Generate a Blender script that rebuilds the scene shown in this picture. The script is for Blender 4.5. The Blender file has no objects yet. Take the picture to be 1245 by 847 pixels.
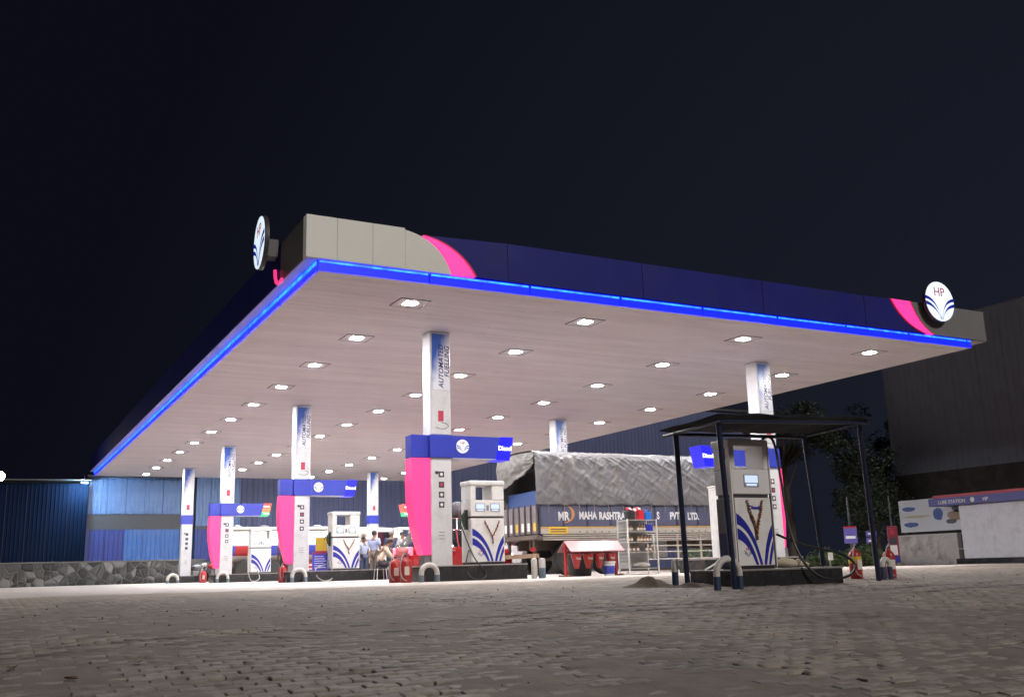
import bpy, bmesh, math, random
import numpy as np
from mathutils import Vector, Matrix, noise

random.seed(7); RNG = np.random.default_rng(7)
S = bpy.context.scene
COL = S.collection
PI = math.pi

# ------------------------------------------------------------------ camera
F, PITCH, ROLL, YAW, CAMH = 1193.83, .2205, -.0283, -.4942, .2292
c_, s_ = math.cos(YAW), math.sin(YAW)
r0 = Vector((c_, s_, 0)); fw0 = Vector((-s_, c_, 0)); up0 = Vector((0, 0, 1))
fw = fw0*math.cos(PITCH) + up0*math.sin(PITCH)
up = up0*math.cos(PITCH) - fw0*math.sin(PITCH)
right = r0*math.cos(ROLL) + up*math.sin(ROLL)
upc = up*math.cos(ROLL) - r0*math.sin(ROLL)
cam = bpy.data.cameras.new('camera'); camo = bpy.data.objects.new('camera', cam); COL.objects.link(camo)
m4 = Matrix.Identity(4)
for i in range(3):
    m4[i][0] = right[i]; m4[i][1] = upc[i]; m4[i][2] = -fw[i]
m4[0][3], m4[1][3], m4[2][3] = 0, 0, CAMH
camo.matrix_world = m4
cam.sensor_width = 36; cam.lens = 36*F/1245; cam.clip_start = .05; cam.clip_end = 1500
S.camera = camo

# ------------------------------------------------------------------ night sky
W = bpy.data.worlds.new('World'); S.world = W; W.use_nodes = True
wn = W.node_tree; wn.nodes.clear()
wo = wn.nodes.new('ShaderNodeOutputWorld'); wb = wn.nodes.new('ShaderNodeBackground')
tc = wn.nodes.new('ShaderNodeTexCoord'); dp = wn.nodes.new('ShaderNodeVectorMath'); dp.operation = 'DOT_PRODUCT'
dp.inputs[1].default_value = (.93, .30, -.22)
rp = wn.nodes.new('ShaderNodeValToRGB')
rp.color_ramp.elements[0].position = .3; rp.color_ramp.elements[0].color = (.0036, .0039, .0085, 1)
rp.color_ramp.elements[1].position = 1; rp.color_ramp.elements[1].color = (.0108, .0128, .0215, 1)
wn.links.new(tc.outputs['Generated'], dp.inputs[0]); wn.links.new(dp.outputs['Value'], rp.inputs['Fac'])
wn.links.new(rp.outputs['Color'], wb.inputs['Color']); wn.links.new(wb.outputs[0], wo.inputs[0])
wb.inputs['Strength'].default_value = 1.0

S.view_settings.view_transform = 'Standard'; S.view_settings.look = 'None'
S.view_settings.exposure = 0; S.view_settings.gamma = 1
S.render.engine = 'CYCLES'
S.cycles.use_denoising = True; S.cycles.sample_clamp_indirect = 6; S.cycles.max_bounces = 7
S.cycles.diffuse_bounces = 4; S.cycles.glossy_bounces = 3; S.cycles.caustics_reflective = False; S.cycles.caustics_refractive = False
S.cycles.use_light_tree = True

# distant lamp added as fill, standing in for unseen street light behind camera
sl = bpy.data.lights.new('street_fill', 'SUN'); sl.energy = 1.6; sl.angle = math.radians(12); sl.color = (1.0, .92, .87)
so = bpy.data.objects.new('street_fill', sl); COL.objects.link(so); so.rotation_euler = Vector((-.10, .84, -.52)).to_track_quat('-Z', 'Y').to_euler()

LAMP = 1150.0       # radiance of one canopy downlight

# ------------------------------------------------------------------ materials
MATS = {}
def mat(name, col, rough=.5, metal=0., var=0., scale=3., bump=0., bscale=None, emit=None, est=0., spec=.5, dirt=None, dscale=1., damt=.5, alpha=1., trans=0.):
    if name in MATS: return MATS[name]
    m = bpy.data.materials.new(name); m.use_nodes = True; n = m.node_tree; b = n.nodes['Principled BSDF']
    b.inputs['Roughness'].default_value = rough; b.inputs['Metallic'].default_value = metal
    b.inputs['Specular IOR Level'].default_value = spec
    b.inputs['Base Color'].default_value = (*col, 1)
    if trans: b.inputs['Transmission Weight'].default_value = trans
    if var or bump or dirt:
        g = n.nodes.new('ShaderNodeTexCoord')
        nz = n.nodes.new('ShaderNodeTexNoise'); nz.inputs['Scale'].default_value = scale; nz.inputs['Detail'].default_value = 6; nz.inputs['Roughness'].default_value = .65
        n.links.new(g.outputs['Object'], nz.inputs['Vector'])
        last = None
        if var:
            hs = n.nodes.new('ShaderNodeMapRange'); hs.inputs[1].default_value = .3; hs.inputs[2].default_value = .7
            hs.inputs[3].default_value = 1-var; hs.inputs[4].default_value = 1+var*.6
            n.links.new(nz.outputs['Fac'], hs.inputs[0])
            vm = n.nodes.new('ShaderNodeVectorMath'); vm.operation = 'SCALE'; vm.inputs[0].default_value = col
            n.links.new(hs.outputs[0], vm.inputs['Scale']); last = vm.outputs[0]
        if dirt:
            nd = n.nodes.new('ShaderNodeTexNoise'); nd.inputs['Scale'].default_value = dscale; nd.inputs['Detail'].default_value = 8; nd.inputs['Roughness'].default_value = .7
            n.links.new(g.outputs['Object'], nd.inputs['Vector'])
            mr = n.nodes.new('ShaderNodeMapRange'); mr.inputs[1].default_value = .48; mr.inputs[2].default_value = .72; mr.inputs[3].default_value = 0; mr.inputs[4].default_value = damt
            n.links.new(nd.outputs['Fac'], mr.inputs[0])
            mx = n.nodes.new('ShaderNodeMix'); mx.data_type = 'RGBA'; mx.inputs[6].default_value = (*col, 1); mx.inputs[7].default_value = (*dirt, 1)
            n.links.new(mr.outputs[0], mx.inputs[0])
            if last: n.links.new(last, mx.inputs[6])
            last = mx.outputs[2]
        if last: n.links.new(last, b.inputs['Base Color'])
        if bump:
            bp = n.nodes.new('ShaderNodeBump'); bp.inputs['Strength'].default_value = bump; bp.inputs['Distance'].default_value = .02
            nb = nz
            if bscale:
                nb = n.nodes.new('ShaderNodeTexNoise'); nb.inputs['Scale'].default_value = bscale; nb.inputs['Detail'].default_value = 5
                n.links.new(g.outputs['Object'], nb.inputs['Vector'])
            n.links.new(nb.outputs['Fac'], bp.inputs['Height']); n.links.new(bp.outputs[0], b.inputs['Normal'])
    if emit:
        b.inputs['Emission Color'].default_value = (*emit, 1); b.inputs['Emission Strength'].default_value = est
    MATS[name] = m
    return m

white = mat('white_metal', (.74, .73, .71), .38, var=.06, scale=4, dirt=(.35, .31, .26), dscale=5, damt=.3)
offwhite = mat('offwhite_panel', (.66, .64, .60), .45, var=.06, scale=4, dirt=(.33, .28, .22), dscale=6, damt=.35)
colmat = mat('column_cladding', (.60, .60, .615), .3, var=.04, scale=3, dirt=(.34, .32, .30), dscale=2.5, damt=.5)
blue = mat('blue_panel', (.035, .05, .38), .32, var=.06, scale=2)
navy = mat('navy_paint', (.012, .016, .09), .35)
fasciablue = mat('fascia_blue', (.018, .022, .20), .5, spec=.2, var=.18, scale=.7, dirt=(.03, .035, .11), dscale=1.1, damt=.5)
red = mat('red_paint', (.36, .018, .02), .35, var=.08, scale=6, dirt=(.20, .08, .06), dscale=9, damt=.4)
carred = mat('car_red', (.30, .008, .012), .22, dirt=(.22, .10, .08), dscale=5, damt=.3)
black = mat('black_rubber', (.012, .012, .013), .55, var=.2, scale=12)
darkgrey = mat('dark_grey', (.05, .05, .055), .5, var=.1, scale=6)
midgrey = mat('mid_grey', (.24, .24, .25), .5, var=.08, scale=5)
steel = mat('steel', (.38, .38, .38), .35, .8, var=.1, scale=8)
rust = mat('rusty_iron', (.16, .07, .045), .7, var=.3, scale=14, bump=.3)
granite = mat('black_granite', (.022, .023, .026), .22, var=.3, scale=60, dirt=(.20, .17, .14), dscale=2.2, damt=.35)
kerbtop = mat('kerb_top', (.24, .23, .22), .55, var=.15, scale=9, dirt=(.12, .10, .08), dscale=4, damt=.5)
glass = mat('dark_glass', (.015, .018, .022), .08, spec=.8)
hosem = mat('hose_rubber', (.016, .017, .017), .4)
hosegrey = mat('hose_grey', (.33, .32, .30), .5)
pink = mat('pink_light', (.5, .03, .12), .4, emit=(1, .045, .23), est=1.05)
pinksw = mat('pink_swoosh_light', (.5, .03, .15), .4, emit=(1, .05, .36), est=1.05)
pinkedge = mat('pink_edge', (.45, .02, .07), .35, emit=(1, .02, .08), est=.35)
bluelit = mat('blue_lit_sign', (.01, .01, .3), .3, emit=(.012, .012, .95), est=1.0)
whitelit = mat('white_lit', (.8, .8, .8), .4, emit=(.93, .97, 1), est=1.1)
logoface = mat('logo_face_lit', (.6, .6, .6), .4, emit=(.72, .86, .97), est=1.0)
logolit = mat('logo_blue_lit', (.01, .012, .2), .4, emit=(.012, .02, .30), est=.6)
logoredlit = mat('logo_red_lit', (.4, .03, .08), .4, emit=(.30, .03, .07), est=.6)
greenlit = mat('green_lit_sign', (.02, .3, .12), .3, emit=(.02, .42, .16), est=.9)
redlit = mat('red_lit_sign', (.4, .05, .04), .3, emit=(.78, .10, .07), est=.9)
screenlit = mat('screen_lit', (.2, .25, .3), .2, emit=(.62, .74, 1.0), est=.95)
logoblue = mat('logo_blue', (.015, .02, .28), .4)
logored = mat('logo_red', (.42, .03, .06), .4)
icongrey = mat('icon_dark', (.045, .045, .07), .5, var=.3, scale=30)
iconred = mat('icon_red', (.45, .04, .08), .5)
skinm = mat('skin', (.20, .105, .065), .55)
hairm = mat('hair', (.010, .008, .007), .6)
def flat(name, c, r=.6, **k): return mat(name, c, r, **k)

# ------------------------------------------------------------------ mesh helpers
class MB:
    def __init__(s): s.v = []; s.f = []; s.m = []
    def add(s, vs, fs, m=0):
        o = len(s.v); s.v += [tuple(v) for v in vs]; s.f += [tuple(i+o for i in f) for f in fs]; s.m += [m]*len(fs); return s
    def box(s, x0, x1, y0, y1, z0, z1, m=0):
        return s.add([(x0,y0,z0),(x1,y0,z0),(x1,y1,z0),(x0,y1,z0),(x0,y0,z1),(x1,y0,z1),(x1,y1,z1),(x0,y1,z1)],
                     [(0,3,2,1),(4,5,6,7),(0,1,5,4),(1,2,6,5),(2,3,7,6),(3,0,4,7)], m)
    def prism(s, pts, a0, a1, axis='y', m=0):
        n = len(pts)
        def P(p, a): return {'y': (p[0], a, p[1]), 'x': (a, p[0], p[1]), 'z': (p[0], p[1], a)}[axis]
        vs = [P(p, a0) for p in pts]+[P(p, a1) for p in pts]
        fs = [tuple(range(n)), tuple(range(2*n-1, n-1, -1))]+[(i, i+n, (i+1) % n+n, (i+1) % n) for i in range(n)]
        return s.add(vs, fs, m)
    def tube(s, path, r, n=8, m=0, caps=True):
        path = [Vector(p) for p in path]; k = len(path); rs = r if isinstance(r, (list, tuple)) else [r]*k
        vs = []; fs = []; prev = None
        for i, p in enumerate(path):
            d = (path[min(i+1, k-1)]-path[max(i-1, 0)]).normalized()
            if prev is None:
                a = Vector((0, 0, 1)) if abs(d.z) < .9 else Vector((1, 0, 0)); u = d.cross(a).normalized()
            else:
                u = (prev-d*prev.dot(d)); u = u.normalized() if u.length > 1e-6 else d.orthogonal().normalized()
            prev = u; w = d.cross(u)
            for j in range(n):
                t = 2*PI*j/n; vs.append(p+(u*math.cos(t)+w*math.sin(t))*rs[i])
        for i in range(k-1):
            for j in range(n):
                fs.append((i*n+j, i*n+(j+1) % n, (i+1)*n+(j+1) % n, (i+1)*n+j))
        if caps: fs += [tuple(range(n-1, -1, -1)), tuple(range((k-1)*n, k*n))]
        return s.add(vs, fs, m)
    def lathe(s, prof, n=16, c=(0, 0, 0), axis='z', m=0):
        vs = []; fs = []; k = len(prof)
        for (r, h) in prof:
            for j in range(n):
                t = 2*PI*j/n; a, b = r*math.cos(t), r*math.sin(t)
                p = {'z': (a, b, h), 'y': (a, h, b), 'x': (h, a, b)}[axis]
                vs.append((p[0]+c[0], p[1]+c[1], p[2]+c[2]))
        for i in range(k-1):
            for j in range(n): fs.append((i*n+j, i*n+(j+1) % n, (i+1)*n+(j+1) % n, (i+1)*n+j))
        fs += [tuple(range(n-1, -1, -1)), tuple(range((k-1)*n, k*n))]
        return s.add(vs, fs, m)
    def ball(s, c, r, n=10, k=6, m=0):
        if not isinstance(r, (tuple, list)): r = (r, r, r)
        vs = []; fs = []
        for i in range(k+1):
            a = PI*i/k; 
            for j in range(n):
                t = 2*PI*j/n; vs.append((c[0]+r[0]*math.sin(a)*math.cos(t), c[1]+r[1]*math.sin(a)*math.sin(t), c[2]+r[2]*math.cos(a)))
        for i in range(k):
            for j in range(n): fs.append((i*n+j, (i+1)*n+j, (i+1)*n+(j+1) % n, i*n+(j+1) % n))
        return s.add(vs, fs, m)
    def mesh(s, name, mats, smooth=False, bevel=0, seg=1, angle=40):
        me = bpy.data.meshes.new(name); me.from_pydata(s.v, [], s.f)
        for m in (mats if isinstance(mats, (list, tuple)) else [mats]): me.materials.append(m)
        me.polygons.foreach_set('material_index', s.m)
        bm = bmesh.new(); bm.from_mesh(me)
        bmesh.ops.remove_doubles(bm, verts=bm.verts, dist=1e-5)
        bmesh.ops.recalc_face_normals(bm, faces=bm.faces)
        if bevel:
            es = [e for e in bm.edges if len(e.link_faces) == 2 and e.calc_face_angle() > .5]
            bmesh.ops.bevel(bm, geom=es, offset=bevel, segments=seg, affect='EDGES', profile=.6, clamp_overlap=True)
        bm.to_mesh(me); bm.free()
        if smooth:
            me.polygons.foreach_set('use_smooth', [True]*len(me.polygons))
            me.set_sharp_from_angle(angle=math.radians(angle))
        return me
    def build(s, name, mats, parent=None, loc=(0, 0, 0), rot=(0, 0, 0), **k):
        return link(name, s.mesh(name, mats, **k), parent, loc, rot)

def link(name, me, parent=None, loc=(0, 0, 0), rot=(0, 0, 0), scale=(1, 1, 1)):
    o = bpy.data.objects.new(name, me); COL.objects.link(o); o.parent = parent
    o.location = loc; o.rotation_euler = rot; o.scale = scale
    return o
def tag(o, label=None, cat=None, group=None, kind=None):
    if label: o['label'] = label
    if cat: o['category'] = cat
    if group: o['group'] = group
    if kind: o['kind'] = kind
    return o
def thing(name, label, cat, loc=(0, 0, 0), rz=0., group=None):
    o = bpy.data.objects.new(name, None); COL.objects.link(o); o.location = loc; o.rotation_euler = (0, 0, rz)
    o.empty_display_size = .2
    return tag(o, label, cat, group)
def copy_tree(o, parent=None, **k):
    n = o.copy(); COL.objects.link(n); n.parent = parent
    for ch in [q for q in COL.objects if q.parent == o]: copy_tree(ch, n)
    return n
def bez(p0, p1, p2, p3, n=14):
    out = []
    for i in range(n+1):
        t = i/n; u = 1-t
        out.append(tuple(u*u*u*a+3*u*u*t*b+3*u*t*t*c+t*t*t*d for a, b, c, d in zip(p0, p1, p2, p3)))
    return out
def ribbon(mb, A, B, y0, y1, m=0):
    """solid ribbon between two 2-D curves in the XZ plane"""
    n = len(A); vs = [(a[0], y0, a[1]) for a in A]+[(b[0], y0, b[1]) for b in B]+[(a[0], y1, a[1]) for a in A]+[(b[0], y1, b[1]) for b in B]
    fs = []
    for i in range(n-1):
        fs += [(i, i+1, n+i+1, n+i), (2*n+i, 3*n+i, 3*n+i+1, 2*n+i+1), (i, 2*n+i, 2*n+i+1, i+1), (n+i, n+i+1, 3*n+i+1, 3*n+i)]
    fs += [(0, n, 3*n, 2*n), (n-1, 3*n-1, 4*n-1, 2*n-1)]
    return mb.add(vs, fs, m)
def text(name, body, size, m, parent, loc, rot=(PI/2, 0, 0), ext=.002, align='CENTER', sx=1., shear=0., bold=0.):
    cu = bpy.data.curves.new('lettering', 'FONT'); cu.body = body; cu.size = size; cu.extrude = ext; cu.align_x = align; cu.align_y = 'CENTER'
    cu.shear = shear; cu.offset = bold; cu.resolution_u = 3
    t = bpy.data.objects.new('tmp', cu); COL.objects.link(t)
    dg = bpy.context.evaluated_depsgraph_get(); me = bpy.data.meshes.new_from_object(t.evaluated_get(dg))
    bpy.data.objects.remove(t); bpy.data.curves.remove(cu)
    me.materials.clear(); me.materials.append(m)
    return link(name, me, parent, loc, rot, (sx, 1, 1))
ORD = ['first', 'second', 'third', 'fourth', 'fifth', 'sixth', 'seventh', 'eighth', 'ninth', 'tenth', 'eleventh', 'twelfth']

def gz(x, y):
    t = max(0., 18-y); z = -.0033*t*t if t < 26 else -.0033*26*26-(t-26)*.01
    if x > 24: z -= .02*(min(x, 60)-24)
    return z
vgz = np.vectorize(gz)

# ------------------------------------------------------------------ ground
def ground_mat():
    m = bpy.data.materials.new('dusty_ground'); m.use_nodes = True; n = m.node_tree; b = n.nodes['Principled BSDF']
    b.inputs['Roughness'].default_value = .85; b.inputs['Specular IOR Level'].default_value = .25
    tc = n.nodes.new('ShaderNodeTexCoord')
    def nz(s, d=8, r=.65):
        q = n.nodes.new('ShaderNodeTexNoise'); q.inputs['Scale'].default_value = s; q.inputs['Detail'].default_value = d; q.inputs['Roughness'].default_value = r
        n.links.new(tc.outputs['Object'], q.inputs['Vector']); return q
    a = nz(.35); c = nz(2.3); d = nz(30, 4)
    r1 = n.nodes.new('ShaderNodeValToRGB'); e = r1.color_ramp.elements
    e[0].position = .33; e[0].color = (.22, .18, .14, 1); e[1].position = .68; e[1].color = (.40, .35, .30, 1)
    n.links.new(a.outputs['Fac'], r1.inputs[0])
    r2 = n.nodes.new('ShaderNodeValToRGB'); e = r2.color_ramp.elements
    e[0].position = .3; e[0].color = (.62, .60, .58, 1); e[1].position = .7; e[1].color = (1, 1, 1, 1)
    n.links.new(c.outputs['Fac'], r2.inputs[0])
    mx = n.nodes.new('ShaderNodeMix'); mx.data_type = 'RGBA'; mx.blend_type = 'MULTIPLY'; mx.inputs[0].default_value = 1
    n.links.new(r1.outputs[0], mx.inputs[6]); n.links.new(r2.outputs[0], mx.inputs[7]); n.links.new(mx.outputs[2], b.inputs['Base Color'])
    bp = n.nodes.new('ShaderNodeBump'); bp.inputs['Strength'].default_value = .5; bp.inputs['Distance'].default_value = .02
    n.links.new(d.outputs['Fac'], bp.inputs['Height']); n.links.new(bp.outputs[0], b.inputs['Normal'])
    return m
GM = ground_mat()
PX0, PX1, PY0, PY1 = -5., 21., 2.4, 18.1     # block-paved strip
def grid_obj(name, xs, ys, zf, m, parent=None):
    X, Y = np.meshgrid(xs, ys); Z = zf(X, Y); nx, ny = len(xs), len(ys)
    v = np.stack([X.ravel(), Y.ravel(), Z.ravel()], 1)
    i = np.arange(nx*ny).reshape(ny, nx); q = np.stack([i[:-1, :-1], i[:-1, 1:], i[1:, 1:], i[1:, :-1]], -1).reshape(-1, 4)
    me = bpy.data.meshes.new(name); me.from_pydata(v.tolist(), [], q.tolist()); me.materials.append(m)
    me.polygons.foreach_set('use_smooth', [True]*len(me.polygons))
    return link(name, me, parent)
def vnoise(X, Y, s, seed=0):
    r = np.random.default_rng(seed); T = r.random((256, 256))
    x, y = X*s+37.1, Y*s+11.7; xi, yi = np.floor(x).astype(int), np.floor(y).astype(int); fx, fy = x-xi, y-yi
    fx = fx*fx*(3-2*fx); fy = fy*fy*(3-2*fy)
    g = lambda a, b: T[a % 256, b % 256]
    return (g(xi, yi)*(1-fx)+g(xi+1, yi)*fx)*(1-fy)+(g(xi, yi+1)*(1-fx)+g(xi+1, yi+1)*fx)*fy
xs = np.unique(np.concatenate([np.linspace(-400, -20, 20), np.linspace(-20, PX0, 16), np.linspace(PX0, PX1, 60), np.linspace(PX1, 60, 40), np.linspace(60, 500, 20)]))
ys = np.unique(np.concatenate([np.linspace(-300, -20, 12), np.linspace(-20, PY0, 20), np.linspace(PY0, PY1, 40), np.linspace(PY1, 60, 80), np.linspace(60, 600, 20)]))
def gzf(X, Y):
    Z = vgz(X, Y)
    inside = (X > PX0+.01) & (X < PX1-.01) & (Y > PY0+.01) & (Y < PY1-.01)
    return Z-.06*inside
tag(grid_obj('ground', xs, ys, gzf, GM), kind='structure')

# sunken sand bed between the blocks, uneven so that some joints stand open
bed_m = mat('joint_dust', (.22, .187, .155), .9, var=.3, scale=3, bump=.5, bscale=60)
def bedz(X, Y):
    n = vnoise(X, Y, .9, 1)*.55+vnoise(X, Y, 2.7, 2)*.3+vnoise(X, Y, 8, 3)*.2
    return vgz(X, Y)-.034+np.minimum(np.clip((n-.30)*.15+.022*np.clip((Y-9)/5, 0, 1), -.012, .0310)+vnoise(X, Y, 18, 4)*.002, .0315)
paving = tag(grid_obj('paving', np.arange(PX0, PX1, .055), np.arange(PY0, PY1, .055), bedz, bed_m), kind='structure')

def paver_mat():
    m = bpy.data.materials.new('concrete_paver'); m.use_nodes = True; n = m.node_tree; b = n.nodes['Principled BSDF']
    b.inputs['Roughness'].default_value = .78; b.inputs['Specular IOR Level'].default_value = .3
    ge = n.nodes.new('ShaderNodeNewGeometry'); oi = n.nodes.new('ShaderNodeObjectInfo')
    def nz(s, d=8, r=.65):
        q = n.nodes.new('ShaderNodeTexNoise'); q.inputs['Scale'].default_value = s; q.inputs['Detail'].default_value = d; q.inputs['Roughness'].default_value = r
        n.links.new(ge.outputs['Position'], q.inputs['Vector']); return q
    ad = n.nodes.new('ShaderNodeMath'); ad.operation = 'ADD'; n.links.new(ge.outputs['Random Per Island'], ad.inputs[0]); n.links.new(oi.outputs['Random'], ad.inputs[1])
    fr = n.nodes.new('ShaderNodeMath'); fr.operation = 'FRACT'; n.links.new(ad.outputs[0], fr.inputs[0])
    r0 = n.nodes.new('ShaderNodeValToRGB'); e = r0.color_ramp.elements
    e[0].color = (.20, .183, .168, 1); e[1].color = (.32, .295, .27, 1); n.links.new(fr.outputs[0], r0.inputs[0])
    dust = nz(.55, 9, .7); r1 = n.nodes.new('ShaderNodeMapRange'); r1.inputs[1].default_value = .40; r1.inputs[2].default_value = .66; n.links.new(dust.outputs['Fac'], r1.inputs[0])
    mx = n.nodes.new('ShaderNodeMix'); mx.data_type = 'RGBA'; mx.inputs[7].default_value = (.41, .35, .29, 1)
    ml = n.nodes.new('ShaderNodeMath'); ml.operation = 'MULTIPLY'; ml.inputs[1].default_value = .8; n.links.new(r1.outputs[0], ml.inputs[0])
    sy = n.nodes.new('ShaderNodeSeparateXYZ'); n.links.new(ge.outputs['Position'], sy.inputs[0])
    ry_ = n.nodes.new('ShaderNodeMapRange'); ry_.interpolation_type = 'SMOOTHSTEP'; ry_.inputs[1].default_value = 11.; ry_.inputs[2].default_value = 18.; ry_.inputs[4].default_value = .75; n.links.new(sy.outputs['Y'], ry_.inputs[0])  # more dust colour towards the forecourt, painting in a gradual fade of light
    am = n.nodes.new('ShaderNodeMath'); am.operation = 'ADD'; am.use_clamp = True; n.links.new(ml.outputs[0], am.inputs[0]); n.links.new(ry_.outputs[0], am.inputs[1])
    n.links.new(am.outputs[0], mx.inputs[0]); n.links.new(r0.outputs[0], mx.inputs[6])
    sp = nz(9, 6); r2 = n.nodes.new('ShaderNodeMapRange'); r2.inputs[1].default_value = .3; r2.inputs[2].default_value = .7; r2.inputs[3].default_value = .6; r2.inputs[4].default_value = 1.12
    n.links.new(sp.outputs['Fac'], r2.inputs[0])
    vm = n.nodes.new('ShaderNodeVectorMath'); vm.operation = 'SCALE'; n.links.new(mx.outputs[2], vm.inputs[0]); n.links.new(r2.outputs[0], vm.inputs['Scale'])
    ost = nz(.42, 7, .6); ro = n.nodes.new('ShaderNodeMapRange'); ro.inputs[1].default_value = .60; ro.inputs[2].default_value = .70; ro.inputs[3].default_value = 1; ro.inputs[4].default_value = .62; n.links.new(ost.outputs['Fac'], ro.inputs[0])
    tr = None
    for (A_, B_, wd_) in ((8.75, .135, .05), (8.35, .115, .06)):     # tyre tracks: y = A + B x, warped
        q1 = n.nodes.new('ShaderNodeMath'); q1.operation = 'MULTIPLY_ADD'; q1.inputs[1].default_value = -B_; n.links.new(sy.outputs['X'], q1.inputs[0]); n.links.new(sy.outputs['Y'], q1.inputs[2])
        q2 = n.nodes.new('ShaderNodeMath'); q2.operation = 'MULTIPLY_ADD'; q2.inputs[1].default_value = 1.3; n.links.new(ost.outputs['Fac'], q2.inputs[0]); n.links.new(q1.outputs[0], q2.inputs[2])
        q3 = n.nodes.new('ShaderNodeMath'); q3.operation = 'SUBTRACT'; q3.inputs[1].default_value = A_+.65; n.links.new(q2.outputs[0], q3.inputs[0])
        q4 = n.nodes.new('ShaderNodeMath'); q4.operation = 'ABSOLUTE'; n.links.new(q3.outputs[0], q4.inputs[0])
        q5 = n.nodes.new('ShaderNodeMapRange'); q5.inputs[1].default_value = wd_; q5.inputs[2].default_value = wd_*2.6; q5.inputs[3].default_value = .62; q5.inputs[4].default_value = 1; n.links.new(q4.outputs[0], q5.inputs[0])
        q6 = n.nodes.new('ShaderNodeMath'); q6.operation = 'MULTIPLY'; n.links.new((tr or ro).outputs[0], q6.inputs[0]); n.links.new(q5.outputs[0], q6.inputs[1]); tr = q6
    ro = tr
    vo = n.nodes.new('ShaderNodeVectorMath'); vo.operation = 'SCALE'; n.links.new(vm.outputs[0], vo.inputs[0]); n.links.new(ro.outputs[0], vo.inputs['Scale']); n.links.new(vo.outputs[0], b.inputs['Base Color'])
    fine = nz(55, 6, .7); bp = n.nodes.new('ShaderNodeBump'); bp.inputs['Strength'].default_value = .28; bp.inputs['Distance'].default_value = .008
    n.links.new(fine.outputs['Fac'], bp.inputs['Height']); n.links.new(bp.outputs[0], b.inputs['Normal'])
    return m
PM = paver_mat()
L, Wd, GAP, TH = .236, .118, .008, .06
hx, hy, ch = (L-GAP)/2, (Wd-GAP)/2, .007
# interlocking block: zig-zag long sides
ol = [(-hx, -hy), (-hx*.33, -hy+.012), (hx*.33, -hy-.002), (hx, -hy+.010), (hx, hy), (hx*.33, hy-.012+.012), (-hx*.33, hy+.010), (-hx, hy)]
ol = [(-hx, -hy), (-hx*.5, -hy+.013), (hx*.5, -hy-.0), (hx, -hy+.013), (hx, hy-.0), (hx*.5, hy-.013), (-hx*.5, hy-.0), (-hx, hy-.013)]
def paver_template():
    n = len(ol); lo = [(x, y, -TH) for x, y in ol]; mid = [(x, y, -ch) for x, y in ol]; tp = [(x*(1-ch/hx), y*(1-ch/hy), 0) for x, y in ol]
    v = lo+mid+tp; f = []
    for i in range(n):
        j = (i+1) % n; f += [(i, j, n+j, n+i), (n+i, n+j, 2*n+j, 2*n+i)]
    return v, f, tuple(range(2*n, 3*n))
tv, tf, ttop = paver_template()
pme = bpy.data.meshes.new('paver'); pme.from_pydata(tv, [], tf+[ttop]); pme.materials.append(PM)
places = []
row = 0; y = PY0
while y < PY1:
    x = PX0+(row % 2)*L*.5
    while x < PX1:
        places.append((x+RNG.normal(0, .002), y+RNG.normal(0, .0015))); x += L
    y += Wd; row += 1
pl = np.array(places); N = len(pl)
sag = (vnoise(pl[:, 0], pl[:, 1], .5, 5)-.5)*.03+(vnoise(pl[:, 0], pl[:, 1], 1.6, 6)-.5)*.012
flatf = np.clip((15.5-pl[:, 1])/6.5, .10, 1)
pz = vgz(pl[:, 0], pl[:, 1])+(sag*.6+RNG.normal(0, .0042, N))*flatf-.002
slope = np.array([(gz(a, b+.1)-gz(a, b-.1))/.2 for a, b in pl])
rx = np.arctan(slope)+RNG.normal(0, .026, N)*flatf; ry = RNG.normal(0, .02, N)*flatf; rz = RNG.normal(0, .022, N)
sunk = (RNG.random(N) < .045) & (pl[:, 1] < 12); pz[sunk] -= RNG.uniform(.006, .02, sunk.sum())
rel = np.stack([pl[:, 0], pl[:, 1], pz-CAMH], 1)
dep = rel@np.array(fw); uu = F*(rel@np.array(right))/dep; vv = -F*(rel@np.array(upc))/dep
vis = (dep > .5) & (np.abs(uu) < 640) & (np.abs(vv) < 440)
order = np.argsort(np.where(vis, dep, 1e9)); single = set(order[:300].tolist())
for i in order[:300]:
    link('paver', pme, paving, (pl[i, 0], pl[i, 1], pz[i]), (rx[i], ry[i], rz[i]))
rest = np.array([i for i in range(N) if i not in single])
T = np.array(tv); k = len(T)
ca, sa, cb, sb, cc, sc_ = np.cos(rx), np.sin(rx), np.cos(ry), np.sin(ry), np.cos(rz), np.sin(rz)
V = np.empty((len(rest), k, 3))
for a, i in enumerate(rest):
    R = np.array([[cc[i]*cb[i], cc[i]*sb[i]*sa[i]-sc_[i]*ca[i], cc[i]*sb[i]*ca[i]+sc_[i]*sa[i]],
                  [sc_[i]*cb[i], sc_[i]*sb[i]*sa[i]+cc[i]*ca[i], sc_[i]*sb[i]*ca[i]-cc[i]*sa[i]],
                  [-sb[i], cb[i]*sa[i], cb[i]*ca[i]]])
    V[a] = T@R.T+np.array([pl[i, 0], pl[i, 1], pz[i]])
sides = np.array(tf); tops = np.array([ttop]); off = (np.arange(len(rest))*k)[:, None, None]
loops = np.concatenate([np.concatenate([(sides[None]+off).reshape(len(rest), -1), (tops[None]+off).reshape(len(rest), -1)], 1).ravel()])
cnt = np.tile(np.array([4]*len(tf)+[8]), len(rest)); st = np.concatenate([[0], np.cumsum(cnt)[:-1]])
fm = bpy.data.meshes.new('paver_field'); fm.vertices.add(len(rest)*k); fm.vertices.foreach_set('co', V.ravel())
fm.loops.add(len(loops)); fm.loops.foreach_set('vertex_index', loops.astype(np.int32)); fm.polygons.add(len(cnt)); fm.polygons.foreach_set('loop_start', st.astype(np.int32))
fm.update(calc_edges=True); fm.materials.append(PM)
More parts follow.
